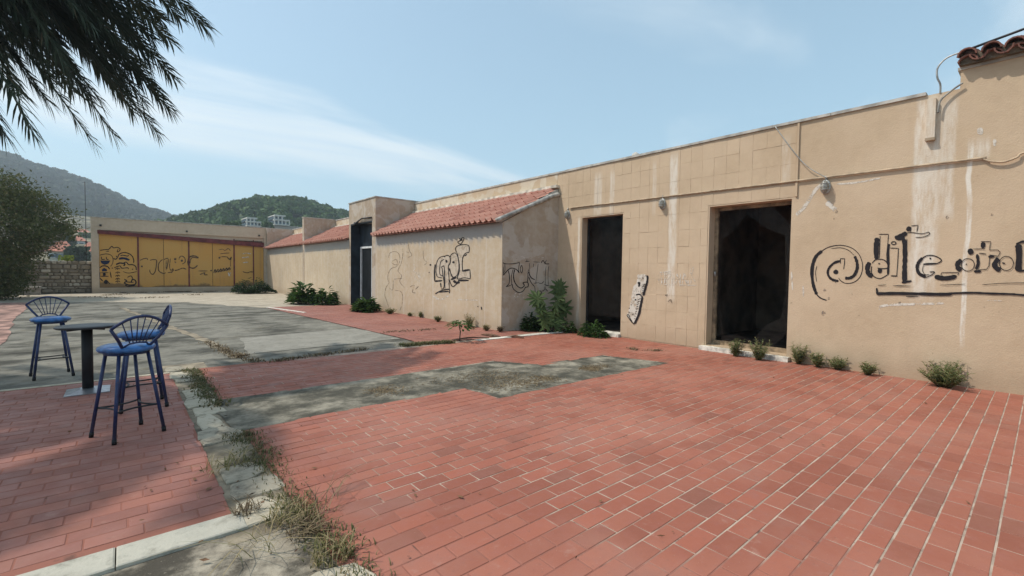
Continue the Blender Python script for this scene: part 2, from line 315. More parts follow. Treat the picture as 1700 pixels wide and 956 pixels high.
k.L(tr.outputs[0], mx.inputs[1]); k.L(k.b.outputs[0], mx.inputs[2]); k.L(mx.outputs[0], k.o.inputs[0]); M['glass'] = k.m

# ------------------------------------------------------------------ object helpers
LOC = {}
def link_mesh(name, me, mat, parent=None):
    o = bpy.data.objects.new(name, me); COL.objects.link(o)
    if mat is not None: me.materials.append(M[mat] if isinstance(mat, str) else mat)
    if parent is not None: o.parent = parent
    return o
def fast_mesh(name, V, faces, smooth=False):
    me = bpy.data.meshes.new(name)
    if isinstance(faces, np.ndarray):
        V = np.asarray(V, np.float32); n, c = faces.shape
        me.vertices.add(len(V)); me.vertices.foreach_set('co', V.ravel())
        me.loops.add(n * c); me.loops.foreach_set('vertex_index', faces.astype(np.int32).ravel())
        me.polygons.add(n); me.polygons.foreach_set('loop_start', np.arange(0, n * c, c, dtype=np.int32))
        me.update(calc_edges=True)
    else:
        me.from_pydata([tuple(map(float, v)) for v in V], [], faces); me.update()
    if smooth: me.polygons.foreach_set('use_smooth', [True] * len(me.polygons))
    return me
def base_of(p):
    b = np.zeros(3)
    while p is not None:
        b = b + np.array(p.location); p = p.parent
    return b
class MB:
    """collects polygons in WORLD coordinates, links them as one mesh object"""
    def __init__(s): s.v = []; s.f = []; s.sm = []
    def add(s, V, Fc, smooth=False):
        k = len(s.v); s.v += [tuple(map(float, p)) for p in V]; s.f += [tuple(i + k for i in f) for f in Fc]; s.sm += [smooth] * len(Fc); return s
    def box(s, a, b):
        (x0, y0, z0), (x1, y1, z1) = a, b
        return s.add([(x0, y0, z0), (x1, y0, z0), (x1, y1, z0), (x0, y1, z0), (x0, y0, z1), (x1, y0, z1), (x1, y1, z1), (x0, y1, z1)],
                     [(3, 2, 1, 0), (4, 5, 6, 7), (0, 1, 5, 4), (1, 2, 6, 5), (2, 3, 7, 6), (3, 0, 4, 7)])
    def prism(s, poly, d):
        n = len(poly); P = [np.array(p, float) for p in poly]; d = np.array(d, float)
        return s.add(P + [p + d for p in P], [tuple(range(n - 1, -1, -1)), tuple(range(n, 2 * n))] + [(i, (i + 1) % n, n + (i + 1) % n, n + i) for i in range(n)])
    def tube(s, pts, r, n=8, caps=True, closed=False):
        P = [Vector(p) for p in pts]; N = len(P); R = r if isinstance(r, (list, tuple)) else [r] * N; V = []
        up = None
        for i in range(N):
            if closed: t = P[(i + 1) % N] - P[i - 1]
            else: t = P[min(i + 1, N - 1)] - P[max(i - 1, 0)]
            t.normalize()
            if up is None: up = Vector((0, 0, 1)) if abs(t.z) < 0.9 else Vector((1, 0, 0))
            u = (up - t * up.dot(t)).normalized(); up = u; v = t.cross(u)
            for j in range(n):
                a = 2 * PI * j / n; V.append(P[i] + (u * math.cos(a) + v * math.sin(a)) * R[i])
        Fc = []
        for i in range(N if closed else N - 1):
            for j in range(n):
                a = i * n; b = ((i + 1) % N) * n; Fc.append((a + j, a + (j + 1) % n, b + (j + 1) % n, b + j))
        if caps and not closed: Fc += [tuple(range(n - 1, -1, -1)), tuple((N - 1) * n + j for j in range(n))]
        return s.add(V, Fc, True)
    def lathe(s, prof, c=(0, 0, 0), n=24, smooth=True):
        V = []; Fc = []
        for (r, z) in prof:
            for j in range(n): V.append((c[0] + r * math.cos(2 * PI * j / n), c[1] + r * math.sin(2 * PI * j / n), c[2] + z))
        for i in range(len(prof) - 1):
            for j in range(n): Fc.append((i * n + j, i * n + (j + 1) % n, (i + 1) * n + (j + 1) % n, (i + 1) * n + j))
        Fc += [tuple(range(n - 1, -1, -1)), tuple((len(prof) - 1) * n + j for j in range(n))]
        return s.add(V, Fc, smooth)
    def build(s, name, mat, parent=None, kind=None, label=None):
        b = base_of(parent); me = fast_mesh(name, [tuple(np.array(v) - b) for v in s.v], s.f)
        me.polygons.foreach_set('use_smooth', s.sm); me.update()
        o = link_mesh(name, me, mat, parent)
        if kind: o['kind'] = kind
        if label: o['label'] = label
        return o
def tag(o, label, cat, group=None, kind=None):
    o['label'] = label; o['category'] = cat
    if group: o['group'] = group
    if kind: o['kind'] = kind
    return o
def thing(name, label, cat, loc=(0, 0, 0), rz=0, group=None):
    o = bpy.data.objects.new(name, None); COL.objects.link(o); o.location = loc; o.rotation_euler = (0, 0, rz); o.empty_display_size = 0.2
    return tag(o, label, cat, group)
def setting(o): o['kind'] = 'structure'; return o
def arr_obj(name, V, Fc, mat, parent=None, kind=None, smooth=False):
    V = np.asarray(V, float) - base_of(parent)
    o = link_mesh(name, fast_mesh(name, V, Fc, smooth), mat, parent)
    if kind: o['kind'] = kind
    return o
def copy_tree(o, parent=None):
    c = o.copy(); COL.objects.link(c); c.parent = parent
    for ch in list(o.children): copy_tree(ch, c)
    return c
def wall_grid(mapf, u0, u1, v0, v1, holes, th, back=True):
    """slab with openings; mapf(u, v, depth) -> xyz ; front at depth 0"""
    us = sorted({u0, u1, *[h[0] for h in holes], *[h[1] for h in holes]}); vs = sorted({v0, v1, *[h[2] for h in holes], *[h[3] for h in holes]})
    us = [u for u in us if u0 <= u <= u1]; vs = [v for v in vs if v0 <= v <= v1]
    m = MB()
    def solid(i, j):
        if i < 0 or j < 0 or i >= len(us) - 1 or j >= len(vs) - 1: return False
        cu, cv = (us[i] + us[i + 1]) / 2, (vs[j] + vs[j + 1]) / 2
        return not any(h[0] < cu < h[1] and h[2] < cv < h[3] for h in holes)
    for i in range(len(us) - 1):
        for j in range(len(vs) - 1):
            if not solid(i, j): continue
            a, b, c, d = us[i], us[i + 1], vs[j], vs[j + 1]
            m.add([mapf(a, c, 0), mapf(b, c, 0), mapf(b, d, 0), mapf(a, d, 0)], [(0, 1, 2, 3)])
            if back: m.add([mapf(a, c, th), mapf(b, c, th), mapf(b, d, th), mapf(a, d, th)], [(3, 2, 1, 0)])
            for (di, dj, p, q) in ((-1, 0, (a, c), (a, d)), (1, 0, (b, c), (b, d)), (0, -1, (a, c), (b, c)), (0, 1, (a, d), (b, d))):
                if not solid(i + di, j + dj): m.add([mapf(*p, 0), mapf(*q, 0), mapf(*q, th), mapf(*p, th)], [(0, 1, 2, 3)])
    return m

def leaf_cloud(C, size, aspect=0.5, up=0.0, jit=0.3, nrm=None):
    """one bent leaf quad per centre; random orientation"""
    C = np.asarray(C, float); n = len(C); size = np.broadcast_to(np.asarray(size, float), (n,))
    d = rng.normal(size=(n, 3)); d[:, 2] += up; d /= np.linalg.norm(d, axis=1)[:, None]
    e = rng.normal(size=(n, 3)); e -= d * (e * d).sum(1)[:, None]; e /= np.linalg.norm(e, axis=1)[:, None]
    if nrm is not None:                                          # leaf spray lying roughly across its own outward direction
        q = np.asarray(nrm, float) + rng.normal(size=(n, 3)) * .35; q /= np.linalg.norm(q, axis=1)[:, None]; d -= q * (d * q).sum(1)[:, None]; d /= np.linalg.norm(d, axis=1)[:, None]; e = np.cross(q, d)
    L = size[:, None] * (1 + jit * rng.uniform(-1, 1, (n, 1))); W = L * aspect
    V = np.empty((n, 4, 3)); V[:, 0] = C - d * L / 2; V[:, 1] = C + e * W / 2; V[:, 2] = C + d * L / 2; V[:, 3] = C - e * W / 2
    return V.reshape(-1, 3), np.arange(4 * n).reshape(n, 4)

# ------------------------------------------------------------------ key dimensions (metres)
XF = 9.35            # face of the long facade
XA = 7.62            # face of the lean-to annexes
TOP = 4.36           # parapet
D1 = (6.81, 8.12, 0.06, 3.05); D2 = (3.09, 4.63, 0.10, 3.00)
YG = 35.6            # garage front

# ------------------------------------------------------------------ terrain
def smooth(t): t = np.clip(t, 0, 1); return t * t * (3 - 2 * t)
def base_h(x, y): return 13.0 * (np.maximum(0, y - 60) / 155.0) ** 1.5
gx = np.concatenate([np.linspace(-420, -60, 10), np.linspace(-50, 60, 23), np.linspace(70, 520, 10)]); gy = np.concatenate([np.linspace(-80, 44, 14), np.linspace(48, 300, 24), np.linspace(330, 900, 8)])
GX, GY = np.meshgrid(gx, gy); GZ = base_h(GX, np.minimum(GY, 300)) - 0.06
def grid_faces(nr, nc):
    i = np.arange(nr - 1)[:, None] * nc + np.arange(nc - 1)[None]; return np.stack([i, i + 1, i + nc + 1, i + nc], -1).reshape(-1, 4)
o = setting(arr_obj('ground', np.stack([GX, GY, GZ], -1).reshape(-1, 3), grid_faces(len(gy), len(gx)), 'ground'))

def profile(pts, Y):
    P = np.array([at_y(px, py, Y) for px, py in pts]); return P[:, 0] / Y, P[:, 2]
uR, zR = profile([(230, 372), (262, 362), (280, 358), (315, 350), (350, 340), (390, 326), (430, 322), (470, 320), (500, 324), (540, 337), (580, 348), (640, 372), (700, 400)], 260)
uL, zL = profile([(-260, 200), (-120, 226), (0, 258), (50, 275), (100, 290), (150, 305), (200, 330), (240, 345), (280, 358), (330, 372), (420, 392)], 700)
def hR(u, y): return np.maximum(np.interp(u, uR, zR) - 5.6, 0) * smooth((y - 105) / 155) * np.where(y > 260, np.cos(np.clip((y - 260) / 160, 0, 1) * PI / 2), 1)
def hL(u, y): return np.maximum(np.interp(u, uL, zL) - 5.0, 0) * smooth((y - 200) / 500) * np.where(y > 700, np.cos(np.clip((y - 700) / 190, 0, 1) * PI / 2), 1)
def hill(name, hf, u0, u1, y0, y1, nu, ny, amp, sc):
    U, Y = np.meshgrid(np.linspace(u0, u1, nu), np.linspace(y0, y1, ny)); Z = hf(U, Y); X = U * Y
    N = np.array([mnoise.noise((x * sc, y * sc, 3.0)) + 0.5 * mnoise.noise((x * sc * 2.6, y * sc * 2.6, 9.0)) for x, y in zip(X.ravel(), Y.ravel())]).reshape(X.shape)
    Z = np.where(Z > 0.5, np.maximum(Z + N * amp * np.clip(Z / 20, 0, 1), 0), Z) - 0.6
    return setting(arr_obj(name, np.stack([X, Y, Z], -1).reshape(-1, 3), grid_faces(ny, nu), 'hill', smooth=True))
hill('hill', hR, uR[0] - .02, uR[-1], 105, 420, 90, 60, 1.0, 0.05)
hill('hill', hL, uL[0] - .02, uL[-1] + .02, 200, 890, 120, 70, 3.0, 0.016)

def woods(name, hf, u_rng, y_rng, n, r_rng, quads, qs, mat, need):
    C = []; S = []; NR = []
    for _ in range(n * 6):
        if len(C) >= n * quads: break
        u = random.uniform(*u_rng); y = y_rng[1] - (y_rng[1] - y_rng[0]) * random.random() ** 1.4; z = float(hf(u, y))
        b = float(base_h(0, min(y, 300)))
        if z < need(u, y) : continue
        r = random.uniform(*r_rng) * (0.75 + 0.5 * mnoise.noise((u * 60, y * .05, 1))); cx, cy, cz = u * y, y, z + r * 0.45
        d = rng.normal(size=(quads, 3)); d /= np.linalg.norm(d, axis=1)[:, None]; d[:, 2] = np.abs(d[:, 2]) * 0.95 - 0.25
        lob = 0.75 + 0.25 * np.sin(d[:, 0] * 5 + u * 900) * np.cos(d[:, 1] * 4 + y)
        C += list(np.array([cx, cy, cz]) + d * r * np.array([1.05, 1.05, 0.85]) * lob[:, None] * rng.uniform(0.82, 1.05, (quads, 1))); S += [qs * random.uniform(.7, 1.3)] * quads; NR += list(d)
    V, Fc = leaf_cloud(C, S, 0.85, nrm=NR)
    o = arr_obj(name, V, Fc, mat); tag(o, 'x', 'x'); del o['label']; del o['category']; o['kind'] = 'stuff'; return o
o = woods('pine_wood', hR, (uR[0], uR[-1]), (115, 275), 1300, (2.3, 4.6), 64, 2.0, 'leaf_far', lambda u, y: 999 if (0.12 < u < 0.32 and y < 162) else 2.0)
tag(o, 'dense green pine wood covering the rounded hill in the middle', 'wood')
o = woods('scrub_wood', hL, (uL[0], uL[-1]), (260, 720), 3000, (3.0, 6.5), 30, 3.6, 'leaf_scrub', lambda u, y: 4.0)
tag(o, 'hazy blue green scrub wood covering the long far hillside', 'wood')

# ------------------------------------------------------------------ far houses
def house(label, px0, px1, py_eave, py_base, Y, roof_h, wallm, storeys=1, nwin=3, group='houses far beyond the stone wall'):
    A = at_y(px0, py_base, Y); B = at_y(px1, py_base, Y); E = at_y(px0, py_eave, Y); x0, x1 = A[0], B[0]; zb = min(A[2], B[2]); ze = E[2]; dp = 7
    t = thing('house', label, 'house', (x0, Y, zb), 0, group)
    MB().box((x0, Y, zb - 8), (x1, Y + dp, ze)).build('wall', wallm, t)
    if roof_h:
        m = MB(); e = 0.5; xm = (x0 + x1) / 2; ym = Y + dp / 2; q = min(2.5, (x1 - x0) * .3)
        m.add([(x0 - e, Y - e, ze + .02), (x1 + e, Y - e, ze + .02), (x1 + e, Y + dp + e, ze + .02), (x0 - e, Y + dp + e, ze + .02), (x0 + q, ym, ze + roof_h), (x1 - q, ym, ze + roof_h)],
              [(0, 1, 5, 4), (1, 2, 5), (2, 3, 4, 5), (3, 0, 4), (3, 2, 1, 0)]); m.build('roof', 'far_roof', t)
    h = (ze - zb) / storeys
    for s in range(storeys):
        for i in range(nwin):
            xc = x0 + (i + .5) * (x1 - x0) / nwin; wz = zb + s * h + h * .35
            f = MB().box((xc - .55, Y - .08, wz), (xc + .55, Y + .02, wz + h * .45)).build('window', 'white_frame', t)
            MB().box((xc - .42, Y - .11, wz + .12), (xc + .42, Y - .082, wz + h * .45 - .12)).build('pane', 'far_glass', f)
    return t
house('cream house with red hipped roof just above the stone wall', 82, 118, 417, 434, 105, 1.9, 'cream_wall')
house('pale house with red roof tucked against the garage corner', 138, 162, 417, 434, 112, 1.8, 'white_wall', 1, 2)
house('pale terracotta roofed house in the middle of the slope beside the garage', 112, 140, 399, 410, 165, 1.6, 'white_wall')
house('small white house with long red roof highest on the slope by the garage', 122, 150, 386, 395, 215, 1.5, 'white_wall', 1, 3)
def terrace_house(label, px0, px1, py0, py1, Y):
    a = at_y(px0, py1, Y); b = at_y(px1, py0, Y); x0, x1, z0, z1 = a[0], b[0], a[2], b[2]; t = thing('terraced_villa', label, 'house', (x0, Y, z0), 0, 'white framed villas on the hill'); w_ = x1 - x0; h = z1 - z0
    MB().box((x0 - 3, Y + .5, z0 - 9), (x1 + 5, Y + 9, z0)).build('lower_storey', 'stone_wall_far', t)
    MB().box((x0, Y + 2, z0), (x0 + w_ * .72, Y + 8, z1 - .25)).build('upper_storey', 'far_glass', t)
    for (xa, xb, za, zb_) in ((x0, x0 + w_ * .72, z1 - .4, z1), (x0, x1, z0 + h * .46, z0 + h * .46 + .35), (x0, x1, z0, z0 + .3)):
        MB().box((xa, Y, za), (xb, Y + 8.2, zb_)).build('floor_slab', 'white_wall', t)
    for i in range(5):
        xp = x0 + w_ * i / 4 * (.985); zt = z1 - .4 if xp < x0 + w_ * .73 else z0 + h * .46
        MB().box((xp - .16, Y - .05, z0 + .3), (xp + .16, Y + .27, zt)).build('post', 'white_wall', t)
    MB().box((x0 + .3, Y + .3, z0 + .32), (x1 - .3, Y + .36, z0 + h * .3)).build('glass_railing', 'far_glass', t)
terrace_house('white framed glass villa on the hill, the one nearer the yellow doors', 410, 434, 362, 375, 150)
terrace_house('white framed glass villa on the hill, the one nearer the entrance tower', 456, 481, 358, 373, 150)

# ------------------------------------------------------------------ yard surfaces
def sheet(name, poly, z, mat, nz=0):
    o = arr_obj(name, [(x, y, z) for x, y in poly], [tuple(range(len(poly)))], mat); return setting(o)
def ragged(a, b, step, amp):
    a = np.array(a, float); b = np.array(b, float); n = max(1, int(np.linalg.norm(b - a) / step)); d = (b - a) / np.linalg.norm(b - a); p = np.array([-d[1], d[0]])
    return [tuple(a + (b - a) * i / n + (p * random.uniform(-amp, amp) if i else 0)) for i in range(n)]
def loop(pts, step=0.25, amp=0.03):
    r = []
    for i in range(len(pts)): r += ragged(pts[i], pts[(i + 1) % len(pts)], step, amp)
    return r
sheet('yard_concrete', [(-14, 8.3), (5.4, 8.3), (5.4, 36), (-14, 36)], -0.022, 'yard')
sheet('far_yard_concrete', loop([(-14, 27.5), (-1, 27.0), (2.2, 25.2), (4.2, 20.5), (4.35, 20.4), (XA, 20.4), (XA, YG), (-14, YG)], 0.6, 0.25), -0.015, 'yard_far')
sheet('pale_slab', loop([(1.75, 9.6), (4.9, 9.75), (4.85, 11.2), (4.75, 12.2), (2.0, 11.9)], 0.3, 0.05), -0.014, 'yard_light')
sheet('slab_joint', loop([(1.42, 9.3), (1.62, 9.3), (1.38, 12.4), (.66, 17.5), (-.02, 23.0), (-.16, 23.0), (.5, 17.5), (1.2, 12.4)], 0.22, 0.05), -0.0135, 'earth')
for yj in (12.05, 15.6, 19.4): sheet('slab_joint', [(-9, yj), (4.75, yj + .12), (4.75, yj + .15), (-9, yj + .035)], -0.0138, 'earth_dark')
sheet('concrete_apron', [(-8, -4), (1.0, -4), (1.0, 3.2), (-8, 3.2)], -0.012, 'apron')
sheet('earth_strip', [(0.44, 3.0), (1.02, 3.0), (1.0, 9.2), (0.44, 9.2)], -0.010, 'earth')
patch_poly = loop([(0.78, 5.07), (3.50, 5.07), (3.58, 4.42), (7.40, 4.32), (7.0, 5.52), (5.42, 5.63), (4.98, 6.30), (3.2, 6.33), (0.74, 6.42)], 0.16, 0.025)
sheet('concrete_strip', patch_poly, 0.0006, 'patch')

PIT, BL, JT = 0.138, 0.272, 0.0105
def brick_mesh(name, bev=0.0035, h=0.010):
    return None
def brick_geo(x0, x1, y0, y1, tilt=(0, 0), dz=0.0, h=0.011, b=0.0022):
    zt = lambda x, y: dz + tilt[0] * (x - (x0 + x1) / 2) + tilt[1] * (y - (y0 + y1) / 2)
    V = [(x, y, -h) for x, y in ((x0, y0), (x1, y0), (x1, y1), (x0, y1))] + [(x, y, zt(x, y) - b * .7) for x, y in ((x0, y0), (x1, y0), (x1, y1), (x0, y1))] + [(x, y, zt(x, y)) for x, y in ((x0 + b, y0 + b), (x1 - b, y0 + b), (x1 - b, y1 - b), (x0 + b, y1 - b))]
    Fc = [(8, 9, 10, 11)]
    for i in range(4): j = (i + 1) % 4; Fc += [(i, j, 4 + j, 4 + i), (4 + i, 4 + j, 8 + j, 8 + i)]
    return V, Fc
def paving(name, ymin, ymax, intervals, mat, mat_rest, y0=1.243, x0=0.0, limit=300):
    root = bpy.data.objects.new(name, None); COL.objects.link(root); root['kind'] = 'structure'
    items = []; k0 = math.ceil((ymin - y0) / PIT); r = random.Random(hash(name) % 1000 if False else len(name))
    k = k0
    while y0 + (k + 1) * PIT <= ymax + 1e-6:
        ya, yb = y0 + k * PIT + JT / 2, y0 + (k + 1) * PIT - JT / 2; off = (0.5 if k % 2 else 0.0) * BL + r.uniform(-.035, .035) + x0
        for (xa, xb) in intervals((ya + yb) / 2):
            j = math.floor((xa - off) / BL); x = off + j * BL
            while x < xb:
                a, b = max(x + JT / 2 + r.uniform(-.002, .002), xa), min(x + BL - JT / 2 + r.uniform(-.002, .002), xb)
                if b - a > 0.03: items.append((a, b, ya + r.uniform(-.0015, .0015), yb + r.uniform(-.0015, .0015), (r.uniform(-.004, .004), r.uniform(-.006, .006)), r.uniform(-.0010, .0010)))
                x += BL
        k += 1
    def vis(it):
        c = ((it[0] + it[1]) / 2, (it[2] + it[3]) / 2, 0); p = to_px(c); inn = -20 < p[0] < 1720 and 0 < p[1] < 990
        return (0 if inn else 1, c[0] ** 2 + c[1] ** 2)
    items.sort(key=vis)
    cache = {}
    for it in items[:limit]:
        a, b, ya, yb, tl, dz = it; w_, h_ = b - a, yb - ya
        if abs(w_ - (BL - JT)) < 0.006:                     # whole pavers share a few meshes
            key = (int(tl[0] * 300), int(tl[1] * 200), round(w_, 3)); 
        else: key = None
        me = cache.get(key) if key else None
        if me is None:
            V, Fc = brick_geo(-w_ / 2, w_ / 2, -h_ / 2, h_ / 2, tl); me = fast_mesh('brick', V, Fc); me.materials.append(M[mat])
            if key: cache[key] = me
        o = bpy.data.objects.new('brick', me); COL.objects.link(o); o.parent = root; o.location = ((a + b) / 2, (ya + yb) / 2, dz)
    m = MB()
    for it in items[limit:]: V, Fc = brick_geo(it[0], it[1], it[2], it[3], it[4], it[5]); m.add(V, Fc)
    if m.v: m.build('brick', mat_rest, root, 'stuff')
    print(name, len(items)); return root
def patio_iv(y):
    L = 0.93 + 0.03 * math.sin(y * 9)
    if y < 4.36: return [(L, XF)]
    if y < 5.06: return [(L, 3.55), (7.42 - (y - 4.3) * .33, XF)]
    if y < 5.56: return [(7.42 - (y - 4.3) * .33, XF)]
    if y < 6.32: return [(5.40 - (y - 5.6) * .6, XF)]
    return [(0.86, XF)]
def bed(name, poly, z, mat, parent):
    o = arr_obj(name, [(x, y, z) for x, y in poly], [tuple(range(len(poly)))], mat, parent); return o
pv = paving('patio_paving', -3.0, 8.55, patio_iv, 'brick', 'brick_i')
bed('mortar_bed', [(0.86, -3), (XF, -3), (XF, 8.62), (0.86, 8.62)], -0.0030, 'joint', pv)
tv = paving('terrace_paving', 3.38, 8.45, lambda y: [(-7.0, 0.50 + 0.02 * math.sin(y * 7))], 'brickd', 'brickd_i', x0=0.1)
bed('mortar_bed', [(-7, 3.37), (0.51, 3.37), (0.51, 8.48), (-7, 8.48)], -0.0028, 'joint_d', tv)
def walk_iv(y):
    if y < 9.1: return [(4.9, XF)]
    if y < 9.4: return [(4.95, 7.62)]
    return [(4.95 - max(0, (y - 9.8)) * 0.058, XA)]
wv = paving('walkway_paving', 8.6, 20.4, walk_iv, 'brickd', 'brickd_i', x0=0.07)
bed('mortar_bed', [(4.90, 8.62), (XF, 8.62), (XF, 9.1), (XA, 9.4), (XA, 20.42), (4.34, 20.42), (4.95, 9.8)], -0.0026, 'joint_w', wv)
sheet('red_side_paving', loop([(-12, 11.5), (-2.1, 11.9), (-1.9, 14), (-2.5, 20), (-3.0, 28), (-12, 29)], 0.5, 0.04), -0.012, 'old_red')

# kerb stones along the near edge of the terrace, flagstones of the border strip
kb = bpy.data.objects.new('terrace_kerb', None); COL.objects.link(kb); kb['kind'] = 'structure'
x = 0.56
for L in (0.62, 0.66, 0.58, 0.70, 0.64, 0.6, 0.6):
    V, Fc = brick_geo(x - L + .006, x, 3.135, 3.36, (0, random.uniform(-.01, .01)), 0.012, 0.03, 0.008); MB().add(V, Fc).build('kerb_stone', 'kerb', kb); x -= L
bs = bpy.data.objects.new('flagstone_border', None); COL.objects.link(bs); bs['kind'] = 'structure'
yb = 1.2
while yb < 9.0:
    ln = random.uniform(.30, .62); xl = 0.545 + random.uniform(-.03, .03) - max(0, yb - 6) * .02; xr = xl + random.uniform(.20, .33); z = random.uniform(.002, .011); y1_ = yb + ln - random.uniform(.02, .07)
    if yb < 3.0: xl += .02; xr = xl + random.uniform(.34, .42)
    P = [(xl, yb), ((xl + xr) / 2, yb + random.uniform(-.04, .05)), (xr, yb + random.uniform(-.03, .06)), (xr + random.uniform(-.03, .05), (yb + y1_) / 2), (xr - random.uniform(0, .08), y1_), ((xl + xr) / 2, y1_ + random.uniform(-.05, .04)), (xl + random.uniform(-.01, .03), y1_ + random.uniform(-.02, .02)), (xl - random.uniform(0, .02), (yb + y1_) / 2)]
    P = [(x + random.uniform(-.012, .012), y + random.uniform(-.015, .015)) for x, y in P]; n = len(P); cx, cy = sum(p[0] for p in P) / n, sum(p[1] for p in P) / n
    if random.random() < .85:
        m = MB(); V = [(x, y, -.02) for x, y in P] + [(x, y, z - .008 + random.uniform(-.004, .003)) for x, y in P] + [(cx + (x - cx) * .93, cy + (y - cy) * .95, z + random.uniform(-.004, .004)) for x, y in P] + [(cx, cy, z + random.uniform(-.006, .006))]
        m.add(V, [(i, (i + 1) % n, n + (i + 1) % n, n + i) for i in range(n)] + [(n + i, n + (i + 1) % n, 2 * n + (i + 1) % n, 2 * n + i) for i in range(n)] + [(2 * n + i, 2 * n + (i + 1) % n, 3 * n) for i in range(n)]); m.build('flagstone', 'border_stone' if random.random() < .5 else 'border_stone_dark', bs)
    yb += ln
tag(MB().prism([(-7, 8.46, -.03), (.5, 8.46, -.03), (.5, 8.54, -.03), (-7, 8.58, -.03)], (0, 0, .034)).build('edging_kerb', 'border_stone'), 'thin pale stone edging between the bar stool terrace and dark concrete', 'kerb')
# white edging of the walkway
tag(MB().prism([(4.33, 20.3, -.02), (4.45, 20.35, -.02), (5.0, 17.3, -.02), (4.88, 17.25, -.02)], (0, 0, .035)).build('edging_kerb', 'white_stone'), 'white kerb line edging the red walkway beside the dark concrete yard', 'kerb')
tag(MB().prism([(6.6, 24.5, -.03), (XA - .02, 22.6, -.03), (XA - .02, 22.3, -.03), (6.5, 24.2, -.03)], (0, 0, .05)).build('edging_kerb', 'white_stone'), 'white kerb line running to the annex wall behind the big bush', 'kerb')
# broken white threshold strip with brown slats at the annex corner
P0 = np.array([at_g(*p)[:2] for p in ((795, 566), (935, 552))]); d = (P0[1] - P0[0]); nn = np.array([-d[1], d[0]]) / np.linalg.norm(d) * .16
tag(MB().prism([(*P0[0], .0), (*P0[1], .0), (*(P0[1] + nn), .0), (*(P0[0] + nn), .0)], (0, 0, .018)).build('threshold_strip', 'white_stone'), 'white stone strip laid flat across the paving at the annex corner', 'strip')
for lab, a, b, wd in (('long brown broken slat lying at the end of the white strip', (752, 566), (812, 563), .09), ('curled brown slat lying between the annex corner and white strip', (798, 556), (826, 561), .10), ('short dark slat lying across the white stone strip', (842, 560), (868, 562), .07)):
    A = at_g(*a); B = at_g(*b); d = B - A; q = np.array([-d[1], d[0], 0]); q = q / np.linalg.norm(q) * wd; mid = (A + B) / 2 + np.array([0, 0, .05])
    m = MB(); m.prism([A + (0, 0, .012), mid, B + (0, 0, .02), B + q + (0, 0, .02), mid + q, A + q + (0, 0, .012)], (0, 0, .015)); tag(m.build('wood_slat', 'plank'), lab, 'slat', 'broken slats by the annex corner')

# ------------------------------------------------------------------ main building
mb = thing('main_building', 'long beige single storey building with tiled facade, two open doorways and @ graffiti', 'building', (XF, 0, 0))
fmap = lambda u, v, d: (XF + d, u, v)
wall_grid(fmap, -7.0, YG, -0.05, TOP, [D1, D2], 0.32).build('wall', 'facade', mb)
MB().box((XF + .322, -7, 4.05), (22, YG, 4.2)).build('roof', 'coping', mb)
m = MB()
y = -0.95
while y < 9.0:
    L = random.uniform(.7, 1.3); e = min(y + L, 9.0)
    if y > 0.93: m.box((XF - .035 + random.uniform(-.006, .006), y, TOP + .001), (XF + .36, e - .004, TOP + .05 + random.uniform(-.006, .006)))
    y = e
m.build('coping', 'coping', mb)
MB().box((XF - .03, 9.0, TOP + .001), (XF + .36, YG, TOP + .05)).build('coping', 'coping', mb)
MB().box((XF - .006, 9.05, 4.03), (XF - .0005, 17.33, TOP - .003)).build('parapet_render', 'parapet', mb)
MB().box((XF - .006, 20.17, 4.03), (XF - .0005, 35, TOP - .003)).build('parapet_render', 'parapet', mb)
# interior rooms behind the doorways
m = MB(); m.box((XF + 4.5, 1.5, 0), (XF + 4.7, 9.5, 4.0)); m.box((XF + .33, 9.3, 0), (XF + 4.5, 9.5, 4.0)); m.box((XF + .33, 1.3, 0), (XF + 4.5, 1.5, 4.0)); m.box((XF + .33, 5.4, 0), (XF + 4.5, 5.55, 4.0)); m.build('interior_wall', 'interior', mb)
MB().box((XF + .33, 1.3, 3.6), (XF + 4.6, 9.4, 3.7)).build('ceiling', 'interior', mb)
MB().box((XF + .02, 1.5, -.04), (XF + 4.5, 9.3, 0.03)).build('interior_floor', 'interior_floor', mb)
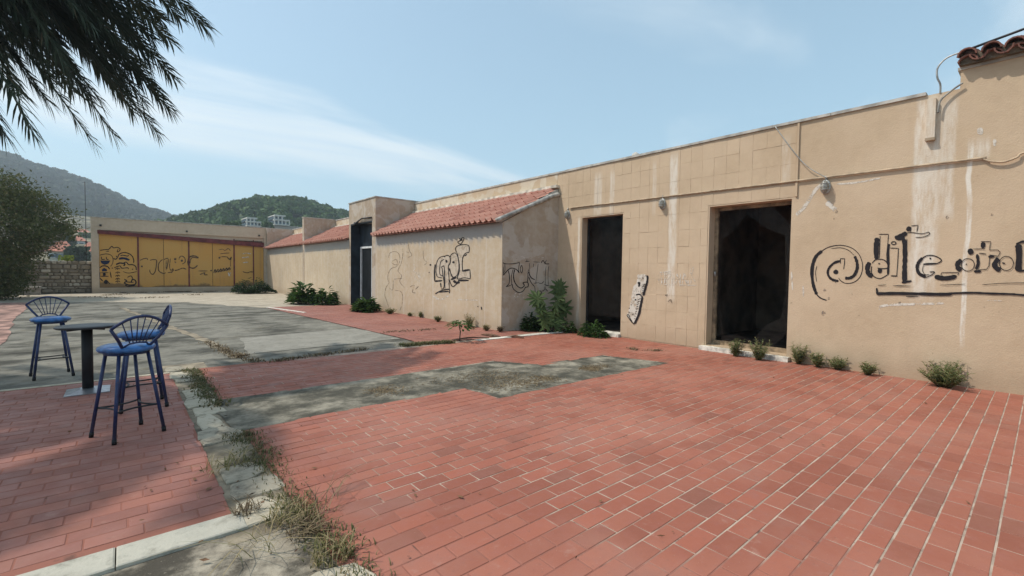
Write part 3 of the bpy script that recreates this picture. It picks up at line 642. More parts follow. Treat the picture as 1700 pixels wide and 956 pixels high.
# facing tiles, clipped round the doorways
tcell = [(y0, z0) for y0 in np.arange(3.04, 8.95, 0.2535) for z0 in np.arange(0.02, 4.3, 0.362)]
TJ = 0.002
for (ty, tz) in tcell:
    gp = lambda: random.choice((.0002, .0002, .0003, .0012, .0016)); a, b, c_, d_ = ty + gp(), min(ty + .2535 - gp(), 9.0), tz + gp(), min(tz + .362 - gp(), TOP - .006); bv_ = random.choice((.0008, .0012, .0026))
    pieces = [(a, b, c_, d_)]
    for (h0, h1, v0, v1) in ((3.03, 4.66, -1, 3.03), (D1[0] - .03, D1[1] + .03, -1, D1[3] + .03)):
        q = []
        for (pa, pb, pc, pd) in pieces:
            if pb <= h0 or pa >= h1 or pd <= v0 or pc >= v1: q.append((pa, pb, pc, pd)); continue
            if pd > v1: q.append((pa, pb, max(pc, v1), pd))
            if pa < h0: q.append((pa, h0, pc, min(pd, v1)))
            if pb > h1: q.append((h1, pb, pc, min(pd, v1)))
        pieces = q
    for (pa, pb, pc, pd) in pieces:
        if pb - pa < .03 or pd - pc < .03: continue
        wv_, hv = (pb - pa) / 2, (pd - pc) / 2; dx = 0.014 + random.uniform(-.0014, .0014); ta, tb_ = random.uniform(-.002, .002), random.uniform(-.002, .002)
        V = []
        for (sy, sz) in ((-1, -1), (1, -1), (1, 1), (-1, 1)): V.append((0.007, sy * wv_, sz * hv))
        for (sy, sz) in ((-1, -1), (1, -1), (1, 1), (-1, 1)): V.append((-dx + .014 + .002 + ta * sy, sy * wv_, sz * hv))
        for (sy, sz) in ((-1, -1), (1, -1), (1, 1), (-1, 1)): V.append((-dx + .014 + ta * sy + tb_ * sz, sy * (wv_ - bv_), sz * (hv - bv_)))
        me = fast_mesh('wall_tile', V, [(8, 11, 10, 9)] + [f for i in range(4) for f in ((i, 4 + i, 4 + (i + 1) % 4, (i + 1) % 4), (4 + i, 8 + i, 8 + (i + 1) % 4, 4 + (i + 1) % 4))])
        o = link_mesh('wall_tile', me, 'facade', mb); o.location = (-0.0075, (pa + pb) / 2, (pc + pd) / 2)
MB().box((XF - .028, 3.0, 3.03), (XF - .0005, 3.034, TOP - .002)).build('edge_strip', 'facade', mb)
# doorway 2: stone sill, timber frame, broken dusty pane
MB().box((XF - .13, 3.02, 0.0), (XF + .33, 4.72, 0.085)).build('door_sill', 'white_stone', mb)
fr = MB(); xg = XF + .24
fr.box((xg, 4.555, .09), (xg + .06, 4.628, 2.998)); fr.box((xg, 3.092, .09), (xg + .06, 3.15, 2.998)); fr.box((xg + .003, 3.15, 2.93), (xg + .057, 4.555, 2.998)); fr.box((xg + .003, 3.15, .09), (xg + .057, 4.555, .19))
dr = fr.build('door_frame', 'wood_frame', mb)
def ring_pane(y0, y1, z0, z1, xg, hole, parent):
    outer = [(y1, z0), (y1, z1), (y0, z1), (y0, z0)]; m = MB()
    n = len(hole); rect = []
    cy, cz = (y0 + y1) / 2, (z0 + z1) / 2
    for (hy, hz) in hole:                                        # push each hole corner out to the frame
        s = min((abs((y1 if hy > cy else y0) - cy) / max(abs(hy - cy), 1e-4)), abs((z1 if hz > cz else z0) - cz) / max(abs(hz - cz), 1e-4)); rect.append((cy + (hy - cy) * s, cz + (hz - cz) * s))
    for i in range(n):
        j = (i + 1) % n; m.add([(xg, *hole[i]), (xg, *hole[j]), (xg, *rect[j]), (xg, *rect[i])], [(0, 1, 2, 3)])
    return m.build('glass_pane', 'glass', parent)
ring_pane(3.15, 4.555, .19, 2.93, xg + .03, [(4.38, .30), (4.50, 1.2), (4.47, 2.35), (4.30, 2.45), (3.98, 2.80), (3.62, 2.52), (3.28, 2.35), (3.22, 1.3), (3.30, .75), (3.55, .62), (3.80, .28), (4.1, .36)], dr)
MB().tube([(xg - .02, 4.585, 1.55), (xg - .02, 4.585, 1.65)], .02, 6).build('handle', 'metal', dr)
fr = MB(); xg1 = XF + .22
fr.box((xg1, 8.06, .06), (xg1 + .05, 8.118, 3.045)); fr.box((xg1, 6.812, .06), (xg1 + .05, 6.85, 3.045)); fr.box((xg1 + .003, 6.85, 3.0), (xg1 + .047, 8.06, 3.045))
fr.build('door_frame', 'dark_metal', mb)
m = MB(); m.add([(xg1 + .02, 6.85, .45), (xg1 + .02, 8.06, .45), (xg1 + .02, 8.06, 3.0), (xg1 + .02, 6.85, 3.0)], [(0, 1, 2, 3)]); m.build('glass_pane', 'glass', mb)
m = MB(); m.prism([(XF - .10, 6.80, .0), (XF + .30, 6.80, .0), (XF + .30, 7.5, .0), (XF + .02, 7.46, .0), (XF - .02, 7.2, .0), (XF - .11, 7.1, .0)], (0, 0, .075)); m.build('door_sill', 'white_stone', mb)

# taller block at the right end: wall upstand and old barrel tile eave
MB().box((XF + .001, -7, TOP + .0), (XF + .32, 0.93, 4.62)).build('gable_wall', 'facade', mb)
er = MB().box((XF - .02, -7, 4.62), (XF + 5, 0.96, 4.66)).build('eave_roof', 'coping', mb)
def barrel(m, p0, p1, r0, r1, a0=0.0, a1=PI, n=7, th=0.014, flip=False):
    """half-round clay tile from p0 (low end) to p1; opening down unless flip"""
    p0 = Vector(p0); p1 = Vector(p1); t = (p1 - p0).normalized(); side = t.cross(Vector((0, 0, 1))).normalized(); up = side.cross(t).normalized()
    if flip: up = -up
    V = []
    for (p, r) in ((p0, r0), (p1, r1)):
        for rr in (r, r - th):
            for i in range(n + 1):
                a = a0 + (a1 - a0) * i / n; V.append(p + side * math.cos(a) * rr + up * math.sin(a) * rr)
    k = n + 1; Fc = []
    for i in range(n): Fc += [(i, i + 1, 2 * k + i + 1, 2 * k + i), (k + i, 3 * k + i, 3 * k + i + 1, k + i + 1), (i, k + i, k + i + 1, i + 1), (2 * k + i, 2 * k + i + 1, 3 * k + i + 1, 3 * k + i)]
    Fc += [(0, 2 * k, 3 * k, k), (n, k + n, 3 * k + n, 2 * k + n)]
    m.add(V, Fc, False)
sl = math.tan(rad(17))
for r_ in range(3):
    for c_ in range(9):
        yc = 0.86 - c_ * .235 + random.uniform(-.012, .012); x0_ = XF - .20 + r_ * .36 + random.uniform(-.02, .02); z0_ = 4.745 + r_ * .36 * sl + random.uniform(-.01, .012)
        mm = MB(); barrel(mm, (x0_, yc, z0_ - .0), (x0_ + .42, yc, z0_ + .42 * sl - .03), .105, .085, th=.018); mm.build('roof_tile', 'oldtile', er)
        mm = MB(); barrel(mm, (x0_ + .02, yc - .118, z0_ + .015), (x0_ + .42, yc - .118, z0_ + .40 * sl + .0), .10, .085, flip=True, th=.018); mm.build('roof_tile', 'oldtile', er)
MB().box((XF - .10, -4, 4.661), (XF + .6, 0.93, 4.80)).build('eave_mortar', 'wmortar', er)
for c_ in range(9):
    yc = 0.84 - c_ * .235 + random.uniform(-.015, .015); mm = MB(); barrel(mm, (XF - .15, yc, 4.665 + random.uniform(-.01, .01)), (XF + .10, yc, 4.675), .112, .105, th=.02, n=8, a0=.25, a1=PI - .25); mm.build('eave_tile', 'oldtile', er)

# cables, conduit boxes
def cable(lab, pts, r, mat='cable', nm='cable', group=None, smoothn=6):
    P = [Vector(p) for p in pts]; Q = []
    for i in range(len(P) - 1):
        a = P[max(i - 1, 0)]; b = P[i]; c = P[i + 1]; d = P[min(i + 2, len(P) - 1)]
        for s in range(smoothn):
            t = s / smoothn; Q.append(0.5 * ((2 * b) + (c - a) * t + (2 * a - 5 * b + 4 * c - d) * t * t + (3 * b - a - 3 * c + d) * t ** 3))
    Q.append(P[-1]); return tag(MB().tube(Q, r, 6).build(nm, mat), lab, nm.replace('_', ' '), group)
xc = XF - .030
cable('painted conduit running along the facade above both doorways', [(xc, 8.55, 3.335), (xc, 8.2, 3.35), (xc, 7, 3.335), (xc, 5, 3.325), (xc, 3.0, 3.31), (xc, 1.7, 3.305), (xc, 0.62, 3.30)], .018)
cable('sagging painted cable loop at the right end of the facade conduit', [(xc, 0.66, 3.295), (xc - .01, 0.58, 3.24), (xc - .01, 0.45, 3.21), (xc - .01, 0.33, 3.25), (xc, 0.24, 3.305), (xc, -0.3, 3.30), (xc, -3, 3.30)], .014)
cable('thin grey wire slanting down from the parapet to the bulkhead lamp', [tuple(at_x(1287, 210, XF - .04)), tuple(at_x(1315, 248, XF - .06)), tuple(at_x(1340, 276, XF - .06)), tuple(at_x(1374, 296, XF - .04))], .007, 'metal', 'wire')
cable('thin cable bending from the antenna rod over the parapet edge', [tuple(at_x(1597, 86, XF - .05)), tuple(at_x(1572, 96, XF - .05)), tuple(at_x(1557, 112, XF - .05)), tuple(at_x(1556, 128, XF - .05)), tuple(at_x(1561, 140, XF - .03)), tuple(at_x(1561, 155, XF - .0))], .012, 'metal', 'cable')
bx = thing('conduit_box', 'painted box trunking hanging below the parapet near the tiled eave', 'conduit box', tuple(at_x(1550, 228, XF)))
A = at_x(1541, 226, XF); MB().box((XF - .07, 1.175, 3.70), (XF - .001, 1.275, 4.28)).build('trunking', 'facade', bx)
MB().box((XF - .078, 1.17, 3.66), (XF - .001, 1.28, 3.70)).build('end_cap', 'cable', bx)
cable('pale cable curving from the box trunking up under the tiled eave', [(XF - .06, 1.15, 4.05), (XF - .06, 1.13, 4.22), (XF - .05, 1.03, 4.33), (XF - .05, 0.9, 4.42)], .013, 'pipe')
rd = thing('antenna_rod', 'dark metal rod clamped above the old tiled eave', 'rod', tuple(at_x(1597, 90, XF - .05)))
MB().tube([tuple(at_x(1597, 86, XF - .05)), tuple(at_x(1700, 48, XF - .05)), tuple(at_x(1900, -28, XF - .05))], .018, 8).build('rod', 'dark_metal', rd)
MB().tube([tuple(at_x(1597, 82, XF - .05)), tuple(at_x(1596, 104, XF - .02))], .014, 6).build('clamp', 'metal', rd)
vt = at_x(1055, 262, 12); t = thing('roof_vent', 'small grey cowl vent on the flat roof above the tiled facade', 'vent', (12, vt[1], 4.2))
MB().lathe([(.13, 4.15), (.13, vt[2] - .12), (.15, vt[2] - .1), (.15, vt[2] - .02), (.10, vt[2] + .12), (.03, vt[2] + .17)], (12, vt[1], 0), 14).build('cowl', 'coping', t)

# bulkhead lamps
def bulkhead(lab, y, z):
    t = thing('wall_lamp', lab, 'lamp', (XF, y, z), 0, 'caged bulkhead lamps along the facade')
    def oval(xo, a, b, n=18): return [(XF - xo, y + a * math.cos(2 * PI * i / n), z + b * math.sin(2 * PI * i / n)) for i in range(n)]
    def dome(m, prof):
        rings = [oval(xo, a, b) for xo, a, b in prof]; n = 18
        m.add(sum(rings, []), [(i * n + j, i * n + (j + 1) % n, (i + 1) * n + (j + 1) % n, (i + 1) * n + j) for i in range(len(rings) - 1) for j in range(n)] + [tuple((len(rings) - 1) * n + j for j in range(n))], True); return m
    dome(MB(), [(.002, .075, .125), (.045, .075, .125), (.05, .06, .11)]).build('base', 'metal', t)
    dome(MB(), [(.048, .058, .105), (.09, .055, .10), (.12, .042, .08), (.135, .018, .04)]).build('glass_dome', 'green_glass', t)
    m = MB()
    for zz_ in (-.05, 0.0, .05): m.tube([(XF - .05, y - .066, z + zz_), (XF - .11, y - .056, z + zz_), (XF - .143, y, z + zz_), (XF - .11, y + .056, z + zz_), (XF - .05, y + .066, z + zz_)], .005, 5)
    m.tube([(XF - .05, y, z - .12), (XF - .12, y, z - .09), (XF - .147, y, z), (XF - .12, y, z + .09), (XF - .05, y, z + .12)], .005, 5); m.build('cage', 'metal', t)
    MB().tube([(XF - .03, y, z + .12), (XF - .03, y, z + .19)], .015, 6).build('gland', 'metal', t)
bulkhead('caged bulkhead lamp between the second doorway and the @ graffiti', 2.56, 3.14)
bulkhead('caged bulkhead lamp on the tiled wall between the two doorways', 5.72, 3.17)
bulkhead('caged bulkhead lamp in the corner next to the annex downpipe', 8.62, 3.17)

# ------------------------------------------------------------------ annexes
def s_tile(w_, L, th=.012, n=8, amp=.052):
    """interlocking clay tile: pan and roll; low end at x=0, runs to +x; y across"""
    prof = []
    for i in range(n + 1):
        t = i / n; prof.append((t * w_, amp * (0.5 - 0.5 * math.cos(2 * PI * min(1, max(0, (t - .30) / .70)))) * 2))
    V = []
    for (x_, dz) in ((0, 0.012), (L, -.034)):
        for (y_, z_) in prof: V.append((x_, y_, z_ + dz))
        for (y_, z_) in prof: V.append((x_, y_, z_ + dz - th - (0.020 if x_ == 0 else 0)))
    k = n + 1; Fc = []
    for i in range(n): Fc += [(i, 2 * k + i, 2 * k + i + 1, i + 1), (i, i + 1, k + i + 1, k + i)]
    return V, Fc
def tiled_roof(root, y0, y1, pitch, rows, shear=0.0, individual=True, x_e=XA - .24, z_e=2.90, x_t=XF - .002, z_t=3.94):
    rf = MB(); sk = lambda x_: -shear * (x_ - x_e) / (x_t - x_e)
    rf.prism([(x_e + .10, y0, z_e - .02), (x_t, y0 + sk(x_t), z_t - .06), (x_t, y1, z_t - .06), (x_e + .10, y1, z_e - .02)], (0, 0, .025)); rb = rf.build('roof', 'rooftile', root)
    L = math.hypot(x_t - x_e, z_t - z_e); ang = math.atan2(z_t - z_e, x_t - x_e); rl = L / rows; n = int(round((y1 - y0) / pitch)); pw = (y1 - y0) / n
    V, Fc = s_tile(pw * 1.02, rl * 1.12); me = fast_mesh('roof_tile', V, Fc); me.materials.append(M['rooftile']); me.polygons.foreach_set('use_smooth', [False] * len(me.polygons)); allm = MB()
    b = base_of(root); rz = math.atan2(-shear, x_t - x_e)
    for r_ in range(rows):
        for c_ in range(n + (1 if shear else 0)):
            d = r_ * rl; x_ = x_e + d * math.cos(ang); z_ = z_e + d * math.sin(ang) + .012; y_ = y0 + c_ * pw + sk(x_)
            if y_ > y1 - .02: continue
            mat = Matrix.Translation((x_ - b[0], y_ - b[1], z_ - b[2])) @ Matrix.Rotation(rz, 4, 'Z') @ Matrix.Rotation(-ang + random.uniform(-.012, .012), 4, 'Y') @ Matrix.Rotation(random.uniform(-.012, .012), 4, 'X')
            if individual:
                o = bpy.data.objects.new('roof_tile', me); COL.objects.link(o); o.parent = rb; o.matrix_local = Matrix.Translation(b - base_of(rb)) @ mat if False else mat
            else: allm.add([tuple(mat @ Vector(v) + Vector(b)) for v in V], Fc)
    if not individual: allm.build('roof_tile', 'rooftile_i', rb, 'stuff')
    return rb
an = thing('annex', 'near lean-to annex with red tiled roof and bubble letter graffiti', 'annex', (XA, 9.37, 0))
wall_grid(lambda u, v, d: (XA + d, u, v), 9.37, 17.35, -.05, 2.885, [], .25).build('wall', 'annex', an)
YI = 8.99
MB().prism([(XA + .001, 9.372, -.05), (XF - .002, YI, -.05), (XF - .002, YI, 3.86), (XA + .001, 9.372, 2.88)], (.05, .24, 0)).build('side_wall', 'patchy', an)
tiled_roof(an, 9.36, 17.34, .26, 6, 0.34)
MB().prism([(XF - .13, 8.98, 3.955), (XF - .001, 8.98, 3.955), (XF - .001, 17.34, 3.955), (XF - .13, 17.34, 3.955)], (0, 0, .075)).build('flashing', 'flash', an)
pp = MB().tube([(XA - .23, 9.345, 2.915), (XA - .17, 9.34, 2.94), (XF - .25, 9.03, 3.70), (XF - .07, 8.99, 3.765), (XF - .005, 8.97, 3.76)], .058, 10).build('rake_pipe', 'pipe', an)
MB().prism([(XA - .1, 9.36, 2.86), (XF - .02, 9.01, 3.84), (XF - .02, 9.01, 3.93), (XA - .1, 9.36, 2.93)], (0, .05, 0)).build('verge_board', 'coping', an)

tw = thing('entrance_tower', 'flat roofed entrance block with tall dark recessed doorway between two lean-to annexes', 'entrance block', (XA, 18.7, 0))
wall_grid(lambda u, v, d: (XA + d, u, v), 17.352, 20.148, -.05, 4.46, [(17.68, 19.95, -.06, 3.56)], .30).build('wall', 'patchy', tw)
MB().box((XA + .301, 17.353, -.05), (XF - .003, 17.55, 4.459)).build('side_wall', 'patchy', tw)
MB().box((XA + .301, 19.95, -.05), (XF - .003, 20.147, 4.459)).build('side_wall', 'patchy', tw)
MB().box((XA - .03, 17.32, 4.461), (XF + .30, 20.18, 4.50)).build('coping', 'coping', tw)
MB().box((XA + .001, 19.925, -.02), (XA + .42, 19.949, 3.559)).build('reveal_panel', 'navy', tw)
MB().box((XA + .001, 17.682, -.02), (XA + .42, 17.70, 3.559)).build('reveal_panel', 'black_panel', tw)
MB().box((XA + .42, 17.60, 2.56), (XA + .46, 19.97, 3.60)).build('transom_panel', 'navy', tw)
MB().box((XA + .42, 17.60, -.02), (XA + .46, 18.50, 2.56)).build('side_panel', 'navy', tw)
dd = MB(); dd.box((XA + .37, 19.72, -.02), (XA + .43, 19.80, 2.58)); dd.box((XA + .37, 18.52, -.02), (XA + .43, 18.60, 2.58)); dd.box((XA + .372, 18.60, 2.50), (XA + .428, 19.72, 2.58)); fo = dd.build('door_frame', 'white_frame', tw)
MB().box((XA + .43, 18.60, -.02), (XA + .47, 19.93, 2.50)).build('door_leaf', 'black_panel', fo)
MB().box((XA + .001, 17.70, 3.50), (XA + .43, 19.92, 3.558)).build('soffit', 'black_panel', tw)
m = MB(); m.prism([(XA - .02, 17.72, 3.60), (XA - .02, 18.75, 3.62), (XA + .2, 18.7, 3.50), (XA + .2, 17.8, 3.47)], (0, 0, .02)); m.build('broken_canopy', 'cream_wall', tw)
m = MB(); m.tube([(XA - .04, 17.66, 3.68), (XA - .06, 18.6, 3.70), (XA - .06, 19.3, 3.55)], .03, 6); m.tube([(XA - .06, 19.0, 3.60), (XA - .10, 19.3, 3.48), (XA - .02, 19.45, 3.58)], .045, 6); m.build('canopy_rail', 'dark_metal', tw)

def annex2(lab, y0, y1, x_y, zt):
    t = thing('annex', lab, 'annex', (XA, y0, 0)); wall_grid(lambda u, v, d: (XA + d, u, v), y0, y1, -.05, 2.88, [], .25).build('wall', 'annex', t)
    tiled_roof(t, y0 + .003, y1 - .003, .26, 6, 0, False)
    MB().box((XF - .12, y0 + .003, 3.955), (XF - .001, y1 - .003, 4.03)).build('flashing', 'flash', t); return t
a2 = annex2('plain walled lean-to annex with red tiled roof beyond the entrance tower', 20.152, 26.75, 0, 0)
fin = thing('fin_wall', 'upright plastered fin wall rising above the roofs between the two far annexes', 'wall', (XA, 26.9, 0))
m = MB(); m.box((XA - .012, 26.752, -.05), (XF - .002, 27.05, 4.40)); m.build('wall', 'patchy', fin); MB().box((XA - .04, 26.73, 4.401), (XF + .1, 27.07, 4.44)).build('coping', 'coping', fin)
a3 = annex2('farthest lean-to annex with red tiled roof beside the yellow doors', 27.052, 35.35, 0, 0)

# ------------------------------------------------------------------ garage
XG0 = -1.43
gg = thing('garage', 'beige garage block with a row of yellow folding door panels covered in doodles', 'garage', (3, YG, 0))
gmap = lambda u, v, d: (u, YG + d, v)
GX0, GX1 = -1.10, 7.47
wall_grid(gmap, XG0, XA - .005, -.05, TOP, [(GX0, GX1, 0.30, 3.66)], .30).build('wall', 'garage', gg)
MB().box((XG0 - .02, YG - .03, TOP + .001), (XF + .35, YG + .33, TOP + .05)).build('coping', 'coping', gg)
MB().box((XG0 + .0, YG + .301, -.05), (XG0 + .25, YG + 7, TOP)).build('side_wall', 'garage', gg); MB().box((XG0 + .25, YG + .301, 4.0), (XF, YG + 7, 4.2)).build('roof', 'coping', gg)
MB().box((XA - .004, 35.352, -.05), (XF - .002, YG + .25, 4.358)).build('side_wall', 'patchy', gg)
def gx(px, py=440): return float(at_y(px, py, YG + .12)[0])
bz0, bz1 = at_y(163, 388, YG)[2], at_y(438, 415, YG)[2]
MB().prism([(GX0 - .05, YG - .03, 3.44), (GX1, YG - .03, 3.02), (GX1, YG - .03, 3.34), (GX0 - .05, YG - .03, 3.64)], (0, .14, 0)).build('beam', 'maroon', gg)
MB().prism([(GX0, YG + .11, 3.6), (GX1, YG + .11, 3.3), (GX1, YG + .11, 3.66), (GX0, YG + .11, 3.66)], (0, .14, 0)).build('beam_infill', 'garage', gg)
MB().box((5.7, YG - .05, 3.36), (GX1 - .1, YG + .05, 3.42)).build('rusty_flashing', 'rust', gg)
bounds = [GX0] + [gx(p) for p in (230, 272, 314, 353, 389, 421)] + [GX1]
dpar = bpy.data.objects.new('folding_door', None); COL.objects.link(dpar); dpar.parent = gg
for i in range(7):
    a, b = bounds[i], bounds[i + 1]; g_ = .012; yo = YG + .12 + (.01 if i % 2 else 0); m = MB()
    m.box((a + g_, yo, .31), (b - g_, yo + .05, 3.5)); p = m.build('door_panel', 'yellow', dpar)
    if i in (0, 1, 2, 3): MB().box((a + .03, yo - .006, 1.02), (b - .03, yo - .0005, 1.045)).build('panel_rail', 'yellow', p)
for i, wd in ((1, .05), (3, .045), (5, .05), (6, .04)):
    MB().box((bounds[i] - wd, YG + .085, .31), (bounds[i] + wd * .6, YG + .119, 3.5)).build('door_post', 'maroon', dpar)
MB().box((GX0, YG + .20, .3), (GX1, YG + .28, 3.6)).build('backing', 'black_panel', gg)
for px, py in ((167, 374), (310, 384), (430, 391)):
    q = at_y(px, py, YG); MB().box((q[0] - .05, YG - .05, q[2] - .05), (q[0] + .05, YG - .001, q[2] + .05)).build('wall_hook', 'dark_metal', gg)
q = at_y(147, 361, YG + 1); pl = thing('antenna_pole', 'thin dark pole standing behind the left corner of the garage', 'pole', (q[0] - .12, YG + 1, 0))
MB().tube([(q[0] - .12, YG + 1, -.05), (q[0] - .13, YG + 1, at_y(146, 302, YG + 1)[2])], .016, 6).build('mast', 'dark_metal', pl)

# ------------------------------------------------------------------ rubble stone wall and low wall at the left
sw = thing('stone_wall', 'rubble stone boundary wall between the dark tree and the garage', 'wall', (-4, 36, 0))
MB().box((-14, 36.05, -.05), (XG0 - .01, 36.5, 1.80)).build('core', 'wmortar', sw)
z = 0.02; row = 0
while z < 1.80:
    h = random.uniform(.13, .30); x = -5.6 + random.uniform(-.1, .1)
    if z + h > 1.78: h = 1.86 - z
    while x < XG0 - .05:
        L = random.choice((.14, .2, .26, .34, .5)) * random.uniform(.8, 1.2); L = min(L, XG0 - .02 - x)
        if L > .07:
            n = 8; m = MB(); cx_, cz_ = x + L / 2, z + h / 2; P = []
            for i in range(n):
                a = 2 * PI * (i + .5) / n; P.append((cx_ + (abs(math.cos(a)) ** .5) * math.copysign(1, math.cos(a)) * (L / 2 - .014) * random.uniform(.9, 1), cz_ + (abs(math.sin(a)) ** .5) * math.copysign(1, math.sin(a)) * (h / 2 - .014) * random.uniform(.88, 1)))
            pr = random.uniform(.03, .07)
            V = [(p[0], 36.06, p[1]) for p in P] + [(p[0], 36.05 - pr * .5, p[1]) for p in P] + [(cx_ + (p[0] - cx_) * .7, 36.05 - pr, cz_ + (p[1] - cz_) * .7) for p in P]
            m.add(V, [(i, n + i, n + (i + 1) % n, (i + 1) % n) for i in range(n)] + [(n + i, 2 * n + i, 2 * n + (i + 1) % n, n + (i + 1) % n) for i in range(n)] + [tuple(range(3 * n - 1, 2 * n - 1, -1))]); m.build('stone', 'wstone', sw)
        x += L
    z += h; row += 1
lw = thing('low_wall', 'low grey plastered planter wall under the dark tree', 'wall', (-7, 35.2, 0))
MB().box((-13, 34.9, -.05), (-3.45, 35.25, .36)).build('wall', 'stone_wall_far', lw); MB().box((-13, 34.87, .361), (-3.42, 35.28, .42)).build('coping', 'coping', lw)

# ------------------------------------------------------------------ graffiti (painted strokes lying on the walls)
class Graf:
    def __init__(s, ox, oy, sc, p0, n, off=0.004):
        s.o = (ox, oy, sc); n = np.array(n, float); s.n = n / np.linalg.norm(n); s.p0 = np.array(p0, float) ; s.k = 0; s.off = off; s.v = []; s.f = []; s.wf = 1.15
    def P(s, x, y): return on_plane(s.o[0] + x / s.o[2], s.o[1] + y / s.o[2], s.p0 + s.n * (s.off + s.k * .00012), s.n)
    def st(s, wd, *pts, sm=True, taper=True):
        wd = wd * s.wf
        Q = [np.array(p, float) for p in pts]; R = []
        if len(Q) > 2 and sm:
            for i in range(len(Q) - 1):
                a, b, c, d = Q[max(i - 1, 0)], Q[i], Q[i + 1], Q[min(i + 2, len(Q) - 1)]
                for j in range(5):
                    t = j / 5; R.append(.5 * (2 * b + (c - a) * t + (2 * a - 5 * b + 4 * c - d) * t * t + (3 * b - a - 3 * c + d) * t ** 3))
            R.append(Q[-1])
        else:
            for i in range(len(Q) - 1):
                for j in range(4): R.append(Q[i] + (Q[i + 1] - Q[i]) * j / 4)
            R.append(Q[-1])
        n = len(R); base = len(s.v)
        for i in range(n):
            t = R[min(i + 1, n - 1)] - R[max(i - 1, 0)]; l = np.linalg.norm(t) or 1; q = np.array([-t[1], t[0]]) / l
            w_ = wd / 2 * random.uniform(.82, 1.15)
            if taper and (i == 0 or i == n - 1): w_ *= .55
            s.v += [s.P(*(R[i] + q * w_)), s.P(*(R[i] - q * w_))]
        s.f += [(base + 2 * i, base + 2 * i + 1, base + 2 * i + 3, base + 2 * i + 2) for i in range(n - 1)]; s.k += 1; return s
    def fill(s, *pts):
        b = len(s.v); s.v += [s.P(*p) for p in pts]; s.f.append(tuple(range(b, b + len(pts)))); s.k += 1; return s
    def dot(s, x, y, r): return s.fill(*[(x + r * math.cos(a * PI / 4) * random.uniform(.8, 1.1), y + r * math.sin(a * PI / 4) * random.uniform(.8, 1.1)) for a in range(8)])
    def ell(s, wd, x, y, rx, ry, a0=0, a1=2 * PI): return s.st(wd, *[(x + rx * math.cos(a0 + (a1 - a0) * i / 10), y + ry * math.sin(a0 + (a1 - a0) * i / 10)) for i in range(11)], taper=False)
    def build_each(s, parent, mat, label=None):
        groups = {}
        for f in s.f: groups.setdefault(s.own[f[0]], []).append(f)
        for fs in groups.values():
            ids = sorted({i for f in fs for i in f}); ix = {v: k_ for k_, v in enumerate(ids)}
            MB().add([s.v[i] for i in ids], [tuple(ix[i] for i in f) for f in fs]).build('graffiti', mat, parent, None, label)
    @property
    def own(s):
        r = {}; st_ = 0; last = -1; par = list(range(len(s.v)))
        for f in s.f:
            m_ = min(par[i] for i in f)
            for i in f: par[i] = m_
        return par
    def build(s, parent, mat, label=None):
        m = MB(); m.add(s.v, s.f); return m.build('graffiti', mat, parent, None, label)
NX = (-1, 0, 0)
g = Graf(1330, 350, 4.5946, (XF, 0, 0), NX)
g.st(22, (160, 305), (115, 345), (90, 405), (82, 470), (88, 540), (100, 590), (118, 636)).st(8, (105, 610), (125, 645), (155, 668), (195, 682)).st(5, (150, 312), (200, 280), (270, 263), (330, 265), (390, 285), (440, 330), (465, 390), (468, 440), (455, 490), (430, 525), (390, 548), (340, 552), (305, 535), (285, 512))
g.st(4, (120, 420), (110, 470), (118, 540)).st(3.5, (230, 288), (300, 281), (360, 300), (405, 340)).st(20, (408, 345), (425, 390), (427, 440), (405, 490), (370, 512), (335, 512)).st(16, (298, 382), (255, 395), (218, 428), (203, 465), (212, 500), (240, 525), (285, 535)).st(5, (296, 382), (300, 364), (332, 364), (330, 400), (324, 445), sm=False).st(4, (300, 366), (300, 402)).st(4, (262, 520), (264, 550)).dot(265, 466, 20)
g.st(34, (580, 205), (572, 290), (575, 368)).st(5, (592, 178), (666, 178), (662, 235), (652, 330), (655, 395), sm=False).st(6, (602, 190), (596, 360)).st(30, (522, 392), (505, 435), (515, 480), (545, 498)).st(6, (540, 400), (568, 372), (620, 370), (652, 392), (660, 432), (625, 440), (582, 436)).st(6, (538, 420), (535, 462), (555, 500), (600, 516), (640, 498), (665, 482)).dot(600, 456, 20).dot(595, 402, 7)
g.st(15, (672, 252), (664, 300), (666, 400), (662, 486)).st(5, (680, 283), (742, 285), (736, 400), (728, 500), sm=False).st(7, (684, 495), (735, 497)).ell(6, 706, 245, 18, 11)
g.st(28, (715, 207), (760, 190), (806, 168)).st(26, (725, 212), (790, 206)).st(30, (785, 215), (792, 330), (788, 450), (786, 545)).st(16, (768, 546), (842, 534)).st(6, (800, 400), (806, 530)).st(28, (804, 148), (836, 126)).st(5, (838, 114), (892, 109), (882, 160), sm=False).st(5, (762, 184), (830, 164), (920, 174), (972, 162), (976, 180), (930, 199), (872, 202)).st(4, (838, 120), (834, 165)).st(4, (806, 210), (805, 300), (803, 400))
g.st(22, (925, 358), (893, 398), (885, 440), (903, 480), (950, 502)).st(7, (920, 364), (960, 341), (1010, 341), (1055, 360), (1069, 380), (1030, 402), (935, 408)).st(11, (930, 406), (1042, 401)).st(6, (905, 488), (950, 506), (1000, 484), (1016, 465), (980, 466)).dot(985, 362, 8).st(4, (935, 412), (925, 450), (945, 485), (980, 485))
g.st(30, (1018, 500), (1090, 514), (1160, 505), (1170, 488)).st(5, (1066, 488), (1072, 470), (1202, 470), (1194, 490), sm=False).st(8, (1020, 515), (1150, 520))
g.st(32, (1222, 372), (1194, 402), (1195, 432), (1222, 452)).ell(5, 1272, 411, 50, 48).dot(1260, 407, 6)
